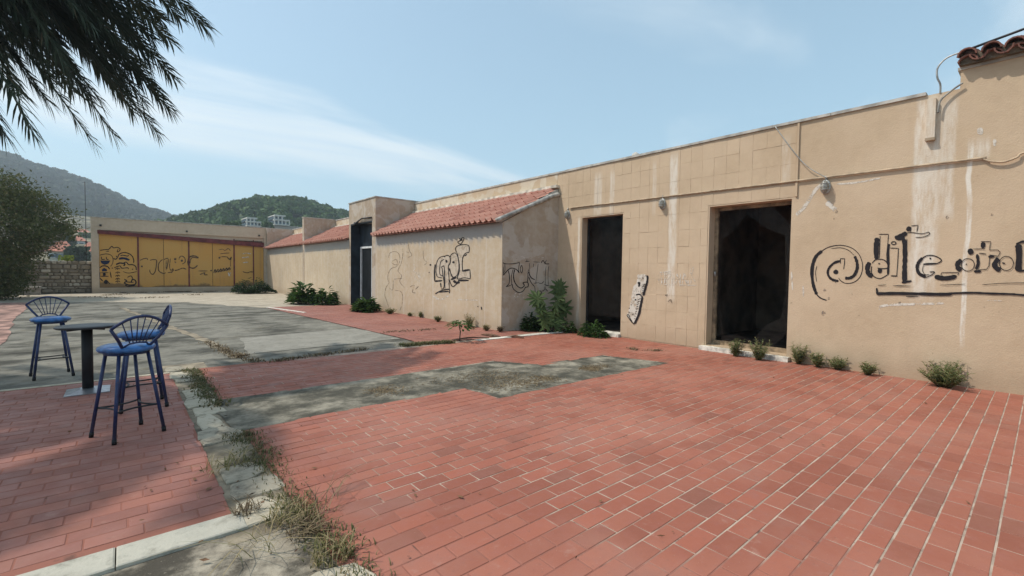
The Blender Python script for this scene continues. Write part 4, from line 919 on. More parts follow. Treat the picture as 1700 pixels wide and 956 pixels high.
g.st(28, (1390, 238), (1384, 284)).st(36, (1272, 318), (1312, 302)).st(5, (1370, 234), (1446, 234), (1436, 298), (1502, 298), (1518, 315), (1504, 346), (1440, 335), (1432, 420), (1414, 446), (1355, 450), sm=False).st(20, (1342, 330), (1350, 400), (1334, 446)).st(18, (1318, 462), (1372, 460)).st(5, (1312, 290), (1404, 290)).st(6, (1355, 322), (1412, 329)).st(18, (1428, 350), (1472, 345))
g.st(34, (1506, 362), (1478, 400), (1484, 432), (1520, 452)).ell(5, 1566, 400, 54, 54).st(9, (1532, 396), (1556, 400))
g.st(44, (1656, 255), (1662, 340), (1655, 460)).st(14, (1640, 256), (1680, 236), (1720, 232)).st(12, (1655, 460), (1710, 454)).st(5, (1700, 235), (1770, 236), (1765, 455), (1690, 457), sm=False)
g.st(14, (576, 588), (580, 638)).st(20, (575, 632), (700, 629), (900, 632), (1040, 636), (1150, 634)).st(13, (1100, 630), (1300, 624), (1450, 630), (1600, 634), (1700, 642), (1850, 648)).st(4, (585, 568), (650, 564)).st(5, (700, 570), (835, 573)).st(4, (1060, 566), (1250, 558)).st(4, (1380, 563), (1560, 551), (1750, 549)).st(6, (800, 652), (895, 653))
g.build(mb, 'ink', 'large black @ tag in outlined block letters with an underline')
g = Graf(1330, 350, 4.5946, (XF, 0, 0), NX, .003)
g.st(15, (585, 735), (640, 722), (700, 716), (900, 710), (1090, 704)).st(8, (590, 735), (600, 765)).st(9, (15, 570), (18, 655)).st(6, (1420, 682), (1530, 686)).build_each(mb, 'chalk', 'faded white sprayed line below the black tag')
g = Graf(1330, 350, 4.5946, (XF, 0, 0), NX, .0025)
for (x_, y_, r_) in ((180, 605, 14), (210, 668, 12), (170, 780, 20), (250, 60, 7), (270, 8, 13), (1115, 50, 16), (1455, 30, 11), (385, 635, 8), (750, 700, 12), (1395, 733, 7), (1510, 770, 5), (440, 800, 6)): g.dot(x_, y_, r_)
g.build_each(mb, 'stain', 'dark scuff mark in the plaster near the @ tag')
g = Graf(1140, 200, 1.9911, (XF, 0, 0), NX, .003)     # filler smears by the lamp
g.st(9, (445, 212), (425, 230), (405, 262), (385, 290), (362, 312)).st(14, (462, 270), (480, 285), (492, 296)).st(5, (490, 210), (560, 205), (640, 190)).st(18, (960, 36), (980, 34)).st(10, (1018, 62), (1018, 84)).st(5, (346, 500), (350, 560)).build_each(mb, 'chalk_solid', 'white filler smears over cracks in the plaster')
g = Graf(1020, 430, 7.356, (XF - .0118, 0, 0), NX, .003)
g.fill((282, 190), (372, 185), (405, 215), (395, 300), (345, 450), (300, 640), (248, 790), (152, 690), (185, 590), (205, 470), (232, 330), (270, 300)).build(mb, 'chalk_solid', 'white leaning panel of paint behind the upright letters')
g.k = 0; g.v = []; g.f = []; g.off = .004
g.st(22, (402, 200), (402, 262), (380, 350), (352, 445)).st(26, (342, 460), (320, 570), (295, 680), (245, 790)).st(10, (155, 690), (200, 755), (242, 798)).st(9, (150, 690), (172, 680), (200, 740), (215, 752)).st(14, (262, 440), (300, 430), (335, 455), (335, 480)).st(20, (286, 300), (306, 288), (298, 340)).st(8, (372, 205), (412, 205)).dot(258, 497, 12).dot(205, 560, 6).dot(182, 600, 7).dot(180, 648, 7).dot(225, 675, 9)
for i in range(9): t_ = i / 8; g.st(7, (330 - 70 * t_ - 10, 480 + 250 * t_), (285 - 45 * t_, 500 + 225 * t_))
for i in range(6): t_ = i / 5; g.st(6, (385 - 30 * t_, 300 + 120 * t_), (345 - 12 * t_, 320 + 110 * t_))
for (a, b) in (((345, 220), (352, 245)), ((355, 310), (350, 330)), ((340, 330), (335, 350))): g.st(6, a, b)
g.st(5, (645, 425), (640, 455)).dot(625, 440, 7).st(5, (655, 522), (675, 500), (692, 496), (690, 520), (706, 526)).build(mb, 'ink', 'leaning upright column of small black letters')
g = Graf(1020, 430, 7.356, (XF - .0118, 0, 0), NX, .0035)
g.st(13, (545, 300), (542, 180), (600, 158), (690, 150)).st(11, (578, 300), (576, 190), (615, 175), (612, 300)).st(10, (635, 300), (640, 180), (690, 185), (660, 235), (640, 240)).st(10, (700, 300), (715, 190), (745, 300)).st(10, (760, 300), (765, 180), (800, 300), (805, 180)).st(10, (830, 330), (850, 170), (885, 300), (862, 250)).st(10, (900, 300), (905, 180), (950, 180)).st(10, (930, 300), (960, 105), (930, 130), (945, 200), (1000, 300)).st(8, (545, 310), (1010, 320)).build(mb, 'chalk', 'faded white sprayed letters beside the second doorway')
# annex front
g = Graf(620, 370, 5.0318, (XA, 0, 0), NX, .002)
g.fill((600, 278), (545, 300), (523, 360), (523, 430), (545, 455), (580, 450), (590, 545), (632, 552), (630, 430), (655, 490), (700, 470), (808, 466), (806, 395), (745, 405), (745, 280), (798, 243), (795, 190), (705, 190), (690, 255), (650, 262), (640, 280)).build(an, 'fill', 'pale sprayed fill behind the bubble letters')
g.v = []; g.f = []; g.off = .003; g.k = 0
g.st(6, (600, 276), (560, 285), (535, 315), (524, 360), (524, 420), (536, 450), (575, 460)).st(10, (516, 345), (510, 400), (512, 485)).st(12, (510, 487), (575, 482)).st(6, (590, 303), (562, 325), (554, 380), (556, 430), (580, 442)).st(7, (590, 286), (610, 272), (632, 276), (643, 300), (640, 335), (626, 365), (650, 430), (672, 472)).st(7, (572, 372), (580, 430), (590, 500), (586, 545), (565, 552)).st(7, (565, 372), (582, 360), (591, 378), (598, 550)).st(6, (625, 372), (631, 470), (633, 560)).st(13, (607, 308), (613, 332)).st(8, (515, 594), (565, 566), (632, 555), (633, 588)).st(10, (535, 578), (630, 571)).st(7, (632, 470), (660, 532), (700, 504), (720, 500))
g.st(6, (638, 292), (652, 262), (682, 250), (702, 278), (713, 340), (711, 400), (695, 440), (660, 452), (645, 420), (637, 378)).dot(668, 328, 11).st(6, (695, 250), (685, 212), (706, 190), (750, 181), (796, 190), (799, 242)).st(7, (799, 244), (765, 256), (746, 290), (741, 340), (745, 406)).st(6, (745, 406), (806, 394), (809, 465), sm=False).st(11, (748, 397), (805, 390)).st(6, (700, 252), (716, 340), (716, 410), (700, 466), (760, 458), (809, 468)).st(13, (706, 480), (795, 479)).st(18, (668, 482), (692, 498), (720, 494)).st(13, (645, 474), (692, 454)).st(8, (760, 275), (780, 262)).st(9, (560, 500), (565, 540))
g.st(6, (700, 160), (720, 150), (742, 124), (756, 130), (742, 160), (725, 176), (704, 164)).st(6, (714, 130), (742, 142), (715, 148)).dot(475, 350, 8).dot(465, 413, 5).dot(872, 698, 5).st(9, (900, 700), (904, 725)).build(an, 'ink', 'black outlined bubble letters with a small crown above')
g = Graf(620, 370, 5.0318, (XA, 0, 0), NX, .003)
g.st(4, (125, 290), (140, 250), (185, 240), (215, 265), (220, 320), (190, 365), (150, 380), (125, 420), (120, 470), (130, 500), (105, 540), (95, 600), (110, 650), (125, 700)).st(4, (155, 320), (190, 305), (200, 340), (180, 350), (150, 330)).st(4, (245, 210), (245, 270), (230, 340), (205, 400), (235, 440), (220, 490), (262, 545)).st(4, (180, 565), (225, 570), (245, 620), (235, 690), (220, 730)).st(4, (290, 175), (300, 230), (320, 270), (285, 290)).st(4, (270, 240), (300, 250)).st(3, (100, 250), (105, 290)).st(4, (130, 540), (160, 560), (165, 480)).st(3, (415, 230), (420, 300), (450, 330)).st(3, (420, 355), (445, 335)).st(4, (170, 470), (240, 462)).st(5, (305, 535), (340, 520), (325, 575), (350, 585)).st(5, (345, 560), (375, 530), (360, 545)).build(an, 'ink_faint', 'faint sketched outline of wavy shapes near the entrance tower')
g = Graf(620, 370, 5.0318, (XA, 0, 0), NX, .003)
g.st(4, (330, 340), (350, 370), (335, 400), (360, 420), (345, 450), (385, 490), (370, 420), (390, 460), (375, 390)).st(12, (500, 612), (560, 640), (630, 605)).st(8, (700, 640), (870, 645)).build_each(an, 'chalk', 'white scribble beside the bubble letters')
# annex side wall (skewed plane)
nv = np.array([YI - 9.372, -(XF - XA), 0.0]); g = Graf(825, 400, 7.97, (XA, 9.372, 0), nv, .004)
g.st(8, (80, 285), (115, 302), (220, 300), (300, 284)).st(10, (82, 455), (150, 380), (200, 358), (260, 380), (296, 425)).st(6, (86, 340), (86, 455)).st(6, (105, 305), (106, 390), (84, 430)).st(6, (302, 285), (285, 370), (296, 422)).st(9, (150, 390), (166, 470), (160, 560), (120, 605)).st(7, (215, 370), (190, 480), (196, 570), (170, 590), (118, 606))
g.st(7, (325, 320), (308, 370), (325, 425), (341, 370), (328, 320)).st(11, (236, 375), (220, 450), (230, 530), (270, 595), (320, 622), (362, 590), (346, 552), (406, 548), (412, 602), (370, 612)).st(9, (205, 570), (216, 630), (282, 680), (342, 665), (378, 612)).st(7, (374, 270), (432, 268)).st(6, (395, 243), (397, 277)).st(6, (416, 375), (408, 450), (400, 545)).st(11, (420, 410), (450, 482), (502, 512)).st(9, (420, 470), (450, 545), (496, 602)).st(4, (430, 290), (432, 400), (404, 545))
g.st(6, (480, 275), (572, 281)).st(5, (485, 298), (482, 345)).st(5, (546, 300), (530, 420), (512, 565)).st(8, (490, 558), (540, 553)).st(7, (545, 550), (590, 562), (622, 530)).st(8, (500, 600), (515, 700), (560, 662)).st(9, (585, 292), (610, 258), (642, 300), (692, 302)).st(7, (655, 250), (632, 306)).st(5, (650, 330), (640, 450), (640, 572)).st(5, (686, 330), (676, 450), (682, 592)).st(11, (628, 576), (690, 597)).st(8, (636, 600), (632, 640), (600, 664)).st(8, (640, 632), (672, 664)).st(9, (540, 692), (560, 662), (585, 668), (592, 704)).build(an, 'ink', 'black outlined letters on the shaded end wall')
g = Graf(825, 400, 7.97, (XA, 9.372, 0), nv, .003)
g.st(8, (230, 750), (240, 700), (275, 690), (275, 770), (245, 780), (300, 700), (330, 700), (330, 775), (370, 720), (410, 700), (390, 770)).st(5, (230, 260), (300, 205), (380, 230), (420, 300)).st(5, (540, 220), (600, 215), (660, 260)).build_each(an, 'chalk', 'white loops sprayed under the black letters on the end wall')
# garage doodles
YD = YG + .112
g = Graf(155, 390, 9.5586, (0, YD, 0), (0, -1, 0), .003); g.wf = 1.9
g.st(7, (105, 245), (180, 232), (240, 230), (290, 180), (322, 205), (380, 195), (426, 225), (402, 262), (378, 265), (392, 225)).st(6, (200, 265), (252, 255)).st(5, (100, 320), (200, 300), (280, 320), (312, 380), (305, 450), (272, 500)).st(7, (130, 345), (132, 385), (182, 385)).st(7, (206, 345), (212, 385), (242, 385))
g.st(8, (390, 350), (410, 305), (480, 278), (550, 290), (612, 330), (642, 400), (636, 440)).st(7, (430, 330), (470, 320), (540, 335), (560, 320)).st(8, (360, 465), (420, 440), (462, 452), (520, 430), (560, 470), (620, 470), (672, 500), (682, 560)).st(11, (360, 470), (430, 445), (500, 460), (480, 490)).st(7, (330, 520), (420, 490), (450, 525), (540, 520), (560, 540)).st(8, (360, 330), (380, 362), (350, 385), (320, 370)).st(9, (100, 520), (150, 490), (222, 500), (258, 542)).st(7, (104, 590), (100, 680)).dot(172, 625, 26).st(7, (110, 655), (242, 655)).st(7, (265, 580), (285, 682)).dot(200, 745, 36).st(9, (100, 680), (150, 732)).st(7, (215, 720), (265, 780)).st(6, (110, 600), (240, 598))
for yy in (540, 600, 652, 700, 742): g.st(6, (348, yy + 5), (385, yy - 14), (424, yy)).dot(385, yy + 4, 9)
g.st(10, (490, 702), (530, 730), (492, 760), (560, 792), (662, 782), (672, 730), (628, 702), (600, 740)).st(8, (500, 792), (560, 815), (662, 800)).st(7, (540, 672), (600, 650), (622, 692)).st(8, (520, 745), (640, 750)).st(5, (470, 580), (540, 602), (600, 600), (690, 580)).dot(620, 545, 10).dot(300, 525, 10).build(dpar, 'ink', 'black doodled faces and marks on the leftmost yellow panel')
g = Graf(155, 390, 9.5586, (0, YD, 0), (0, -1, 0), .003); g.wf = 1.9
g.fill((110, 405), (270, 405), (240, 455), (180, 475), (130, 450)).fill((405, 365), (450, 350), (530, 360), (582, 392), (560, 408), (480, 385), (408, 392)).fill((135, 548), (170, 520), (215, 545), (215, 575), (138, 578)).build_each(dpar, 'ink_navy', 'dark blue filled shapes among the doodles')
g = Graf(155, 390, 9.5586, (0, YD, 0), (0, -1, 0), .003); g.wf = 1.9
g.st(6, (740, 402), (800, 376), (850, 370), (862, 396)).dot(770, 498, 15).st(7, (900, 400), (960, 390), (1002, 402), (1000, 480), (980, 580), (940, 626), (902, 592), (894, 550)).st(7, (1100, 390), (1050, 430), (1030, 500), (1040, 570), (1090, 602)).st(7, (1120, 390), (1180, 370), (1186, 420), (1166, 540)).st(6, (1155, 400), (1155, 560)).st(7, (1080, 600), (1130, 612), (1142, 590)).st(7, (1180, 600), (1250, 582), (1272, 545), (1240, 602)).st(6, (1222, 370), (1210, 500), (1230, 562), (1266, 530)).dot(1300, 380, 22).st(8, (1290, 420), (1312, 445))
s2 = lambda x, y: ((290 - 155 + x / 9.5625) * 9.5586, y)
g.st(7, s2(70, 390), s2(80, 350), s2(120, 335), s2(160, 370), s2(165, 430), s2(120, 462)).dot(*s2(115, 408), 20).st(7, s2(0, 565), s2(60, 550), s2(130, 525), s2(182, 545)).st(9, s2(380, 360), s2(330, 335), s2(270, 335), s2(225, 365), s2(210, 440), s2(240, 510), s2(300, 526), s2(345, 500), s2(360, 480)).st(7, s2(375, 366), s2(290, 356), s2(256, 385), s2(240, 452))
g.st(6, s2(370, 570), s2(520, 570)).st(6, s2(400, 630), s2(440, 610), s2(480, 600), s2(470, 630), s2(522, 630)).dot(*s2(578, 565), 13)
for i in range(6): g.st(9, s2(620 + i * 45, 600 - i * 8), s2(640 + i * 45, 550 - i * 6), s2(655 + i * 45, 575 - i * 7), s2(640 + i * 45, 600 - i * 8))
g.dot(*s2(710, 360), 17).st(6, s2(730, 345), s2(830, 345)).st(9, s2(830, 345), s2(870, 385), s2(902, 350), s2(880, 400)).st(5, s2(700, 235), s2(760, 225), s2(800, 245), s2(850, 215), s2(885, 250)).st(5, s2(720, 300), s2(790, 290), s2(870, 285)).st(5, s2(885, 400), s2(885, 510)).st(6, s2(1080, 580), s2(1150, 600), s2(1200, 585), s2(1260, 590)).build(dpar, 'ink_thin', 'dark sprayed letters across the yellow panels')
g = Graf(290, 390, 9.5625, (0, YD, 0), (0, -1, 0), .003)
g.st(16, (1070, 300), (1140, 290), (1210, 300)).st(18, (1070, 360), (1190, 350)).st(14, (1080, 440), (1180, 430)).fill((840, 590), (895, 590), (890, 650), (860, 655)).build_each(dpar, 'chalk', 'pale rubbed out smears on the right yellow panels')

# ------------------------------------------------------------------ bar stools and table
def make_stool(lab):
    t = thing('bar_stool', lab, 'bar stool', (0, 0, 0), 0, 'blue bar stools round the table')
    # local frame: back towards -y
    MB().lathe([(.02, .795), (.17, .795), (.205, .805), (.218, .825), (.212, .845), (.175, .862), (.09, .868), (.01, .868)], n=28).build('seat', 'blue_vinyl', t)
    MB().lathe([(.02, .775), (.17, .775), (.175, .794), (.02, .794)], n=24).build('seat_base', 'blue_paint', t)
    feet = []
    for sx in (-1, 1):
        for sy in (-1, 1):
            a = Vector((sx * .115, sy * .115, .778)); b = Vector((sx * .20, sy * .20, .02)); feet.append((sx, sy))
            lg = MB().tube([a, b], .0155, 8).build('leg', 'blue_paint', t); MB().tube([b + (a - b) * .035, (b.x, b.y, 0.0)], .019, 8).build('rubber_foot', 'black_rubber', lg)
    zf = .27; rr = .115 + (.20 - .115) * (.778 - zf) / (.778 - .02)
    for (sx0, sy0, sx1, sy1) in ((-1, -1, 1, -1), (-1, 1, 1, 1), (-1, -1, -1, 1), (1, -1, 1, 1)):
        P = []
        for i in range(9):
            s = i / 8; x_ = rr * (sx0 + (sx1 - sx0) * s); y_ = rr * (sy0 + (sy1 - sy0) * s); k_ = 1 - .32 * math.sin(PI * s)
            if sx0 == sx1: x_ *= k_
            else: y_ *= k_
            P.append((x_, y_, zf))
        MB().tube(P, .0085, 6).build('footrest', 'dark_metal', t)
    # fan back: uprights flare out from the seat to a bowed top rail
    top = []; N = 15
    for i in range(N):
        s = i / (N - 1) * 2 - 1; top.append(Vector((s * .225, -.265 + .03 * s * s + .0, 1.035 + .105 * (1 - s * s))))
    bf = MB(); bf.tube(top, .0135, 8)
    for sx in (-1, 1): bf.tube([top[0 if sx < 0 else -1], (sx * .16, -.21, .93), (sx * .105, -.155, .845), (sx * .10, -.13, .78)], .0135, 8)
    bf.tube([(-.105, -.155, .85), (-.07, -.185, .885), (0, -.198, .895), (.07, -.185, .885), (.105, -.155, .85)], .009, 6); bk = bf.build('back_frame', 'blue_paint', t)
    for i in range(6):
        s = (i + .5) / 6 * 2 - 1; a = Vector((s * .075, -.188, .888)); ti = (s * .80 + 1) / 2 * (N - 1); b = top[int(ti)].lerp(top[min(int(ti) + 1, N - 1)], ti - int(ti)); MB().tube([a, b], .005, 5).build('spindle', 'blue_paint', bk)
    return t
def rot_for(bx_, by_): return math.atan2(by_, bx_) + PI / 2       # back direction -> z rotation
s1 = make_stool('blue bar stool nearest the camera, its fan back turned to the viewer'); s1.location = (.01, 5.61, .0); s1.rotation_euler = (0, 0, rot_for(.10, -.22))
for lab, loc, bd in (('blue bar stool seen side on behind the nearest stool', (.14, 6.65, 0), (1, .06)), ('blue bar stool standing alone on the dark concrete left of the table', (-.82, 9.34, -.018), (-.05, .26))):
    c_ = copy_tree(s1); c_['label'] = lab; c_.location = loc; c_.rotation_euler = (0, 0, rot_for(*bd))
tb = thing('pub_table', 'round dark bar table with black column and square steel foot', 'table', (-.37, 7.85, 0))
MB().lathe([(.02, .81), (.285, .81), (.30, .818), (.30, .832), (.285, .84), (.02, .84)], (-.37, 7.85, 0), 36).build('tabletop', 'tabletop', tb)
MB().tube([(-.37, 7.85, .03), (-.37, 7.85, .81)], .055, 14).build('column', 'black_rubber', tb)
m = MB(); s_ = .21; c0 = [(-.37 + s_ * a, 7.85 + s_ * b) for a, b in ((-1, -1), (1, -1), (1, 1), (-1, 1))]; c1 = [(-.37 + .07 * a, 7.85 + .07 * b) for a, b in ((-1, -1), (1, -1), (1, 1), (-1, 1))]
m.add([(x_, y_, .001) for x_, y_ in c0] + [(x_, y_, .010) for x_, y_ in c0] + [(x_, y_, .045) for x_, y_ in c1], [(i, (i + 1) % 4, 4 + (i + 1) % 4, 4 + i) for i in range(4)] + [(4 + i, 4 + (i + 1) % 4, 8 + (i + 1) % 4, 8 + i) for i in range(4)] + [(8, 9, 10, 11)]); m.build('base_plate', 'steel', tb)
for a in (rad(45), rad(135)):
    dx_, dy_ = math.cos(a) * .24, math.sin(a) * .24; MB().tube([(-.37 - dx_, 7.85 - dy_, .80), (-.37 + dx_, 7.85 + dy_, .80)], .012, 6).build('top_support', 'dark_metal', tb)

# ------------------------------------------------------------------ plants
def blades(cx, cy, n, r, h, wd, lean=.6, z0=0.0, cz=None):
    """curved grass blades"""
    V = []; Fc = []
    for _ in range(n):
        a = random.uniform(0, 2 * PI); q = r * math.sqrt(random.random()); bx_, by_ = cx + q * math.cos(a), cy + q * math.sin(a); hh = h * random.uniform(.45, 1.15); ld = random.uniform(0, 2 * PI); ln = hh * lean * random.uniform(.3, 1.5); w_ = wd * random.uniform(.6, 1.3); px_, py_ = -math.sin(ld) * w_ / 2, math.cos(ld) * w_ / 2; k_ = len(V)
        for t_, ww in ((0, 1), (.45, .9), (.8, .6), (1, .05)):
            x_ = bx_ + math.cos(ld) * ln * t_ ** 2; y_ = by_ + math.sin(ld) * ln * t_ ** 2; z_ = z0 + hh * (t_ - .35 * lean * t_ ** 2.5)
            V += [(x_ + px_ * ww, y_ + py_ * ww, z_), (x_ - px_ * ww, y_ - py_ * ww, z_)]
        Fc += [(k_ + 2 * i, k_ + 2 * i + 1, k_ + 2 * i + 3, k_ + 2 * i + 2) for i in range(3)]
    return V, Fc
def leafy_stems(cx, cy, r, h, stems, leaves, ll, lw, z0=0.0, spread=.8, wall=None):
    V = []; Fc = []; SV = MB()
    for _ in range(stems):
        a = random.uniform(0, 2 * PI); q = random.uniform(.1, 1) * r * spread; hh = h * random.uniform(.55, 1.05) * (1 - .25 * q / max(r, .01)); tipx, tipy = cx + math.cos(a) * q * 1.35, cy + math.sin(a) * q * 1.1; bx_, by_ = cx + math.cos(a) * q * .25, cy + math.sin(a) * q * .25
        if wall is not None: tipx = min(tipx, wall - .02); bx_ = min(bx_, wall - .02)
        SV.tube([(bx_, by_, z0), ((bx_ + tipx) / 2 + random.uniform(-.02, .02), (by_ + tipy) / 2, z0 + hh * .55), (tipx, tipy, z0 + hh)], [.006, .0045, .002], 4)
        for j in range(leaves):
            t_ = .12 + .88 * j / leaves; x_ = bx_ + (tipx - bx_) * t_; y_ = by_ + (tipy - by_) * t_; z_ = z0 + hh * t_; la = j * 2.4 + random.uniform(-.5, .5); L = ll * random.uniform(.65, 1.2) * (1.1 - .45 * t_); el = random.uniform(.15, .95); d = np.array([math.cos(la) * math.cos(el), math.sin(la) * math.cos(el), math.sin(el)]); s_ = np.array([-math.sin(la), math.cos(la), 0]) * lw * L / ll; p = np.array([x_, y_, z_]); k_ = len(V)
            mid = p + d * L * .5; tip = p + d * L - np.array([0, 0, L * .15])
            if wall is not None and (tip[0] > wall - .005): continue
            V += [p, mid + s_ / 2, tip, mid - s_ / 2]; Fc.append((k_, k_ + 1, k_ + 2, k_ + 3))
    return V, Fc, SV
def weed(lab, px, py, wpx, hpx, name='weed', mat='leaf_weed', group='weeds growing along the wall foot', ll=.10, lw=.028, dens=1.0, dx=0.0):
    c = at_g(px, py); sc = np.linalg.norm(c[:2]) / F; r = wpx * sc / 2 * .95; h = hpx * sc * .72; cx, cy = c[0] + dx, c[1]
    wall = XF if cx > XA + .2 and cy < 9 else (XA if cy > 9.3 else None)
    if wall is not None: cx = min(cx, wall - .03 - r * .35)
    t = thing(name, lab, 'weed', (cx, cy, 0), 0, group); st = int((14 + 40 * r) * dens); V, Fc, SV = leafy_stems(cx, cy, r, h, st, int(10 + 16 * min(h, .6)), ll, lw, 0, wall=wall)
    MB().add(V, Fc).build('foliage', mat, t); SV.build('stems', mat, t); return t
weed('large bushy weed at the wall foot under the last graffiti letters', 1567, 642, 72, 48, dens=1.7)
weed('small low weed alone at the wall foot below the @ sign tail', 1440, 622, 34, 26)
weed('medium weed third from the doorway in the row right of the sill', 1392, 613, 34, 26)
weed('medium weed in the middle of the row right of the door sill', 1360, 609, 40, 32)
weed('tall weed touching the right end of the white door sill', 1326, 604, 38, 46)
weed('weed growing in front of the white door sill on its right half', 1265, 596, 40, 48, dx=-.16)
weed('weed growing in front of the white door sill at its middle', 1227, 590, 32, 42, dx=-.16)
for lab, px, py, w_, h_, m_ in (('small reddish weed at the annex wall foot next to the entrance bush', 648, 521, 24, 14, 'leaf_weed'), ('tiny weed at the annex wall foot below the faint wavy sketch', 681, 525, 10, 9, 'leaf_weed'), ('small upright weed at the annex wall foot left of the bubble letters', 698, 527, 10, 15, 'leaf_weed'), ('small round weed at the annex wall foot below the bubble letters', 727, 534, 16, 15, 'leaf_weed'), ('tall dry weed at the annex wall foot behind the umbrella shaped plant', 778, 543, 20, 36, 'grass'), ('yellowish weed at the annex wall foot left of its corner', 808, 549, 16, 15, 'grass'), ('brown weed right at the annex corner', 830, 551, 16, 16, 'straw')):
    weed(lab, px, py, w_, h_, 'weed', m_, dens=1.1)
def bush(lab, px, py, wpx, hpx, mat='leaf_bush', ll=.28, n=420, shape=(1, .6), name='bush', wall=XA, seed=1, dx=0):
    c = at_g(px, py); sc = c[1] / F * 1.25 if False else np.linalg.norm(c[:2]) / F; r = wpx * sc / 2 * .84; h = hpx * sc * .80
    cx, cy = min(c[0] + dx, wall - r * .45), c[1]; t = thing(name, lab, 'bush', (cx, cy, 0)); V = []; Fc = []; rr = random.Random(seed); SV = MB()
    for i in range(n):
        a = rr.uniform(0, 2 * PI); q = math.sqrt(rr.random()) * r; prof = math.sqrt(max(0, 1 - (q / r) ** 2)); x_ = cx + math.cos(a) * q * shape[1]; y_ = cy + math.sin(a) * q * shape[0]; z_ = h * prof * rr.uniform(.25, 1.0) * (0.75 + .35 * math.sin(a * 3 + seed))
        if x_ > wall - .05: x_ = wall - .05 - rr.random() * .1
        la = a + rr.uniform(-1, 1); el = rr.uniform(-.1, .9); L = ll * rr.uniform(.6, 1.2); d = np.array([math.cos(la) * math.cos(el), math.sin(la) * math.cos(el), math.sin(el)]); s_ = np.array([-math.sin(la), math.cos(la), 0]) * L * .42; p = np.array([x_, y_, max(.02, z_)]); k_ = len(V)
        V += [p, p + d * L * .5 + s_ / 2, p + d * L - np.array([0, 0, L * .25]), p + d * L * .5 - s_ / 2]; Fc += [(k_, k_ + 1, k_ + 2), (k_, k_ + 2, k_ + 3)]
        for q_ in range(4): 
            if V[k_ + q_][0] > wall - .01: V[k_ + q_] = np.array([wall - .012, V[k_ + q_][1], V[k_ + q_][2]])
        if i % 12 == 0: SV.tube([(cx + (x_ - cx) * .3, cy + (y_ - cy) * .3, 0), p], [.012, .005], 4)
    MB().add(V, Fc).build('foliage', mat, t); SV.build('stems', 'leaf_dark', t); return t
bush('big spreading green bush against the far annex wall, its left clump with pointed leaves', 502, 504, 52, 40, ll=.42, n=420, seed=2)
bush('rounded green bush against the far annex wall, next to the entrance tower', 540, 505, 56, 30, ll=.30, n=560, seed=3)
bush('low leafy green bush at the foot of the dark tower doorway', 607, 517, 48, 26, ll=.34, n=380, seed=4)
bush('dark ivy-like bush in the corner below the yellow doors', 412, 487, 66, 26, 'leaf_dark', .20, 1500, (.5, 1.0), seed=5, dx=.35)
bush('low dark weeds in the shaded corner left of the fig', 880, 549, 36, 34, 'leaf_dark', .16, 520, (.6, .8), wall=9.2, seed=6)
bush('dark leafy clump at the foot of the fig in the annex corner', 905, 549, 40, 40, 'leaf_dark', .18, 420, (.6, .8), wall=9.2, seed=9)
bush('spreading green weeds at the left side of the first doorway', 985, 558, 56, 30, 'leaf_bush', .13, 620, (1, .7), wall=XF + .05, seed=7)
bush('small trailing weeds between the fig and the first doorway', 945, 552, 24, 26, 'leaf_bush', .12, 200, (1, .7), wall=XF, seed=8)

# fig sapling: palmate leaves, each a part
def fig_leaf_mesh():
    V = [(0, 0, 0)]; lob = [(-2.5, .5), (-1.3, .85), (0, 1.0), (1.3, .85), (2.5, .5)]; pts = []
    for i, (a, r_) in enumerate(lob):
        an_ = a * .52
        if i: 
            am = (lob[i - 1][0] + a) / 2 * .52; pts.append((math.sin(am) * .30, math.cos(am) * .30, .02))
        for da, rr_ in ((-.14, .72), (0, 1), (.14, .72)): pts.append((math.sin(an_ + da) * r_ * rr_, math.cos(an_ + da) * r_ * rr_, -.10 * r_ * rr_ ** 2))
    V += pts; n = len(pts); return fast_mesh('leaf', [(x_ , y_, z_) for x_, y_, z_ in V], [(0, i + 1, i) for i in range(1, n)])
flm = fig_leaf_mesh(); flm.materials.append(M['leaf_fig'])
fg = thing('fig_sapling', 'young fig tree with big lobed leaves in the shaded annex corner', 'fig tree', (8.55, 8.75, 0))
def fig_leaf(q, face, roll, sc):
    """leaf base at q, blade pointing along roll angle in the plane whose normal is face"""
    f = Vector(face).normalized(); up = Vector((0, 0, 1)); u = (up - f * up.dot(f)).normalized(); v = u.cross(f); d = u * math.cos(roll) + v * math.sin(roll); x_ = d.cross(f).normalized()
    m_ = Matrix((( x_.x, d.x, f.x, 0), (x_.y, d.y, f.y, 0), (x_.z, d.z, f.z, 0), (0, 0, 0, 1)))
    o = bpy.data.objects.new('leaf', flm); COL.objects.link(o); o.parent = fg; o.matrix_local = Matrix.Translation(Vector(q) - Vector(fg.location)) @ m_ @ Matrix.Diagonal((sc, sc, sc, 1))
def fig_branch(px0, py0, px1, py1, yb, n):
    A = at_y(px0, py0, yb); A[2] = max(A[2], 0); B = at_y(px1, py1, yb); mid = (A + B) / 2 + np.array([.03, 0, .02]); MB().tube([A, mid, B], [.02, .015, .008], 6).build('stem', 'bark', fg)
    for i in range(9): a = i * 2 * PI / 9 + random.uniform(-.2, .2); fig_leaf(B + np.array([random.uniform(-.03, .03), -.02 * i % .05, random.uniform(-.04, .03)]), (-.55 + random.uniform(-.35, .35), -.75, .45 + random.uniform(-.3, .3)), a, random.uniform(.27, .36) * (1 if abs(a - PI) > 1 else .9))
    for i in range(n):
        t_ = .15 + .75 * i / (n - 1); p = A + (B - A) * t_; sd_ = 1 if i % 2 else -1; fig_leaf(p + np.array([.10 * sd_, random.uniform(-.12, .02), .02]), (-.55 + random.uniform(-.4, .4), -.7, .5 + random.uniform(-.3, .3)), -sd_ * random.uniform(1.2, 2.4), random.uniform(.26, .38))
fig_branch(905, 548, 893, 496, 8.5, 12); fig_branch(915, 548, 929, 478, 8.45, 16); fig_branch(918, 548, 937, 512, 8.4, 9)
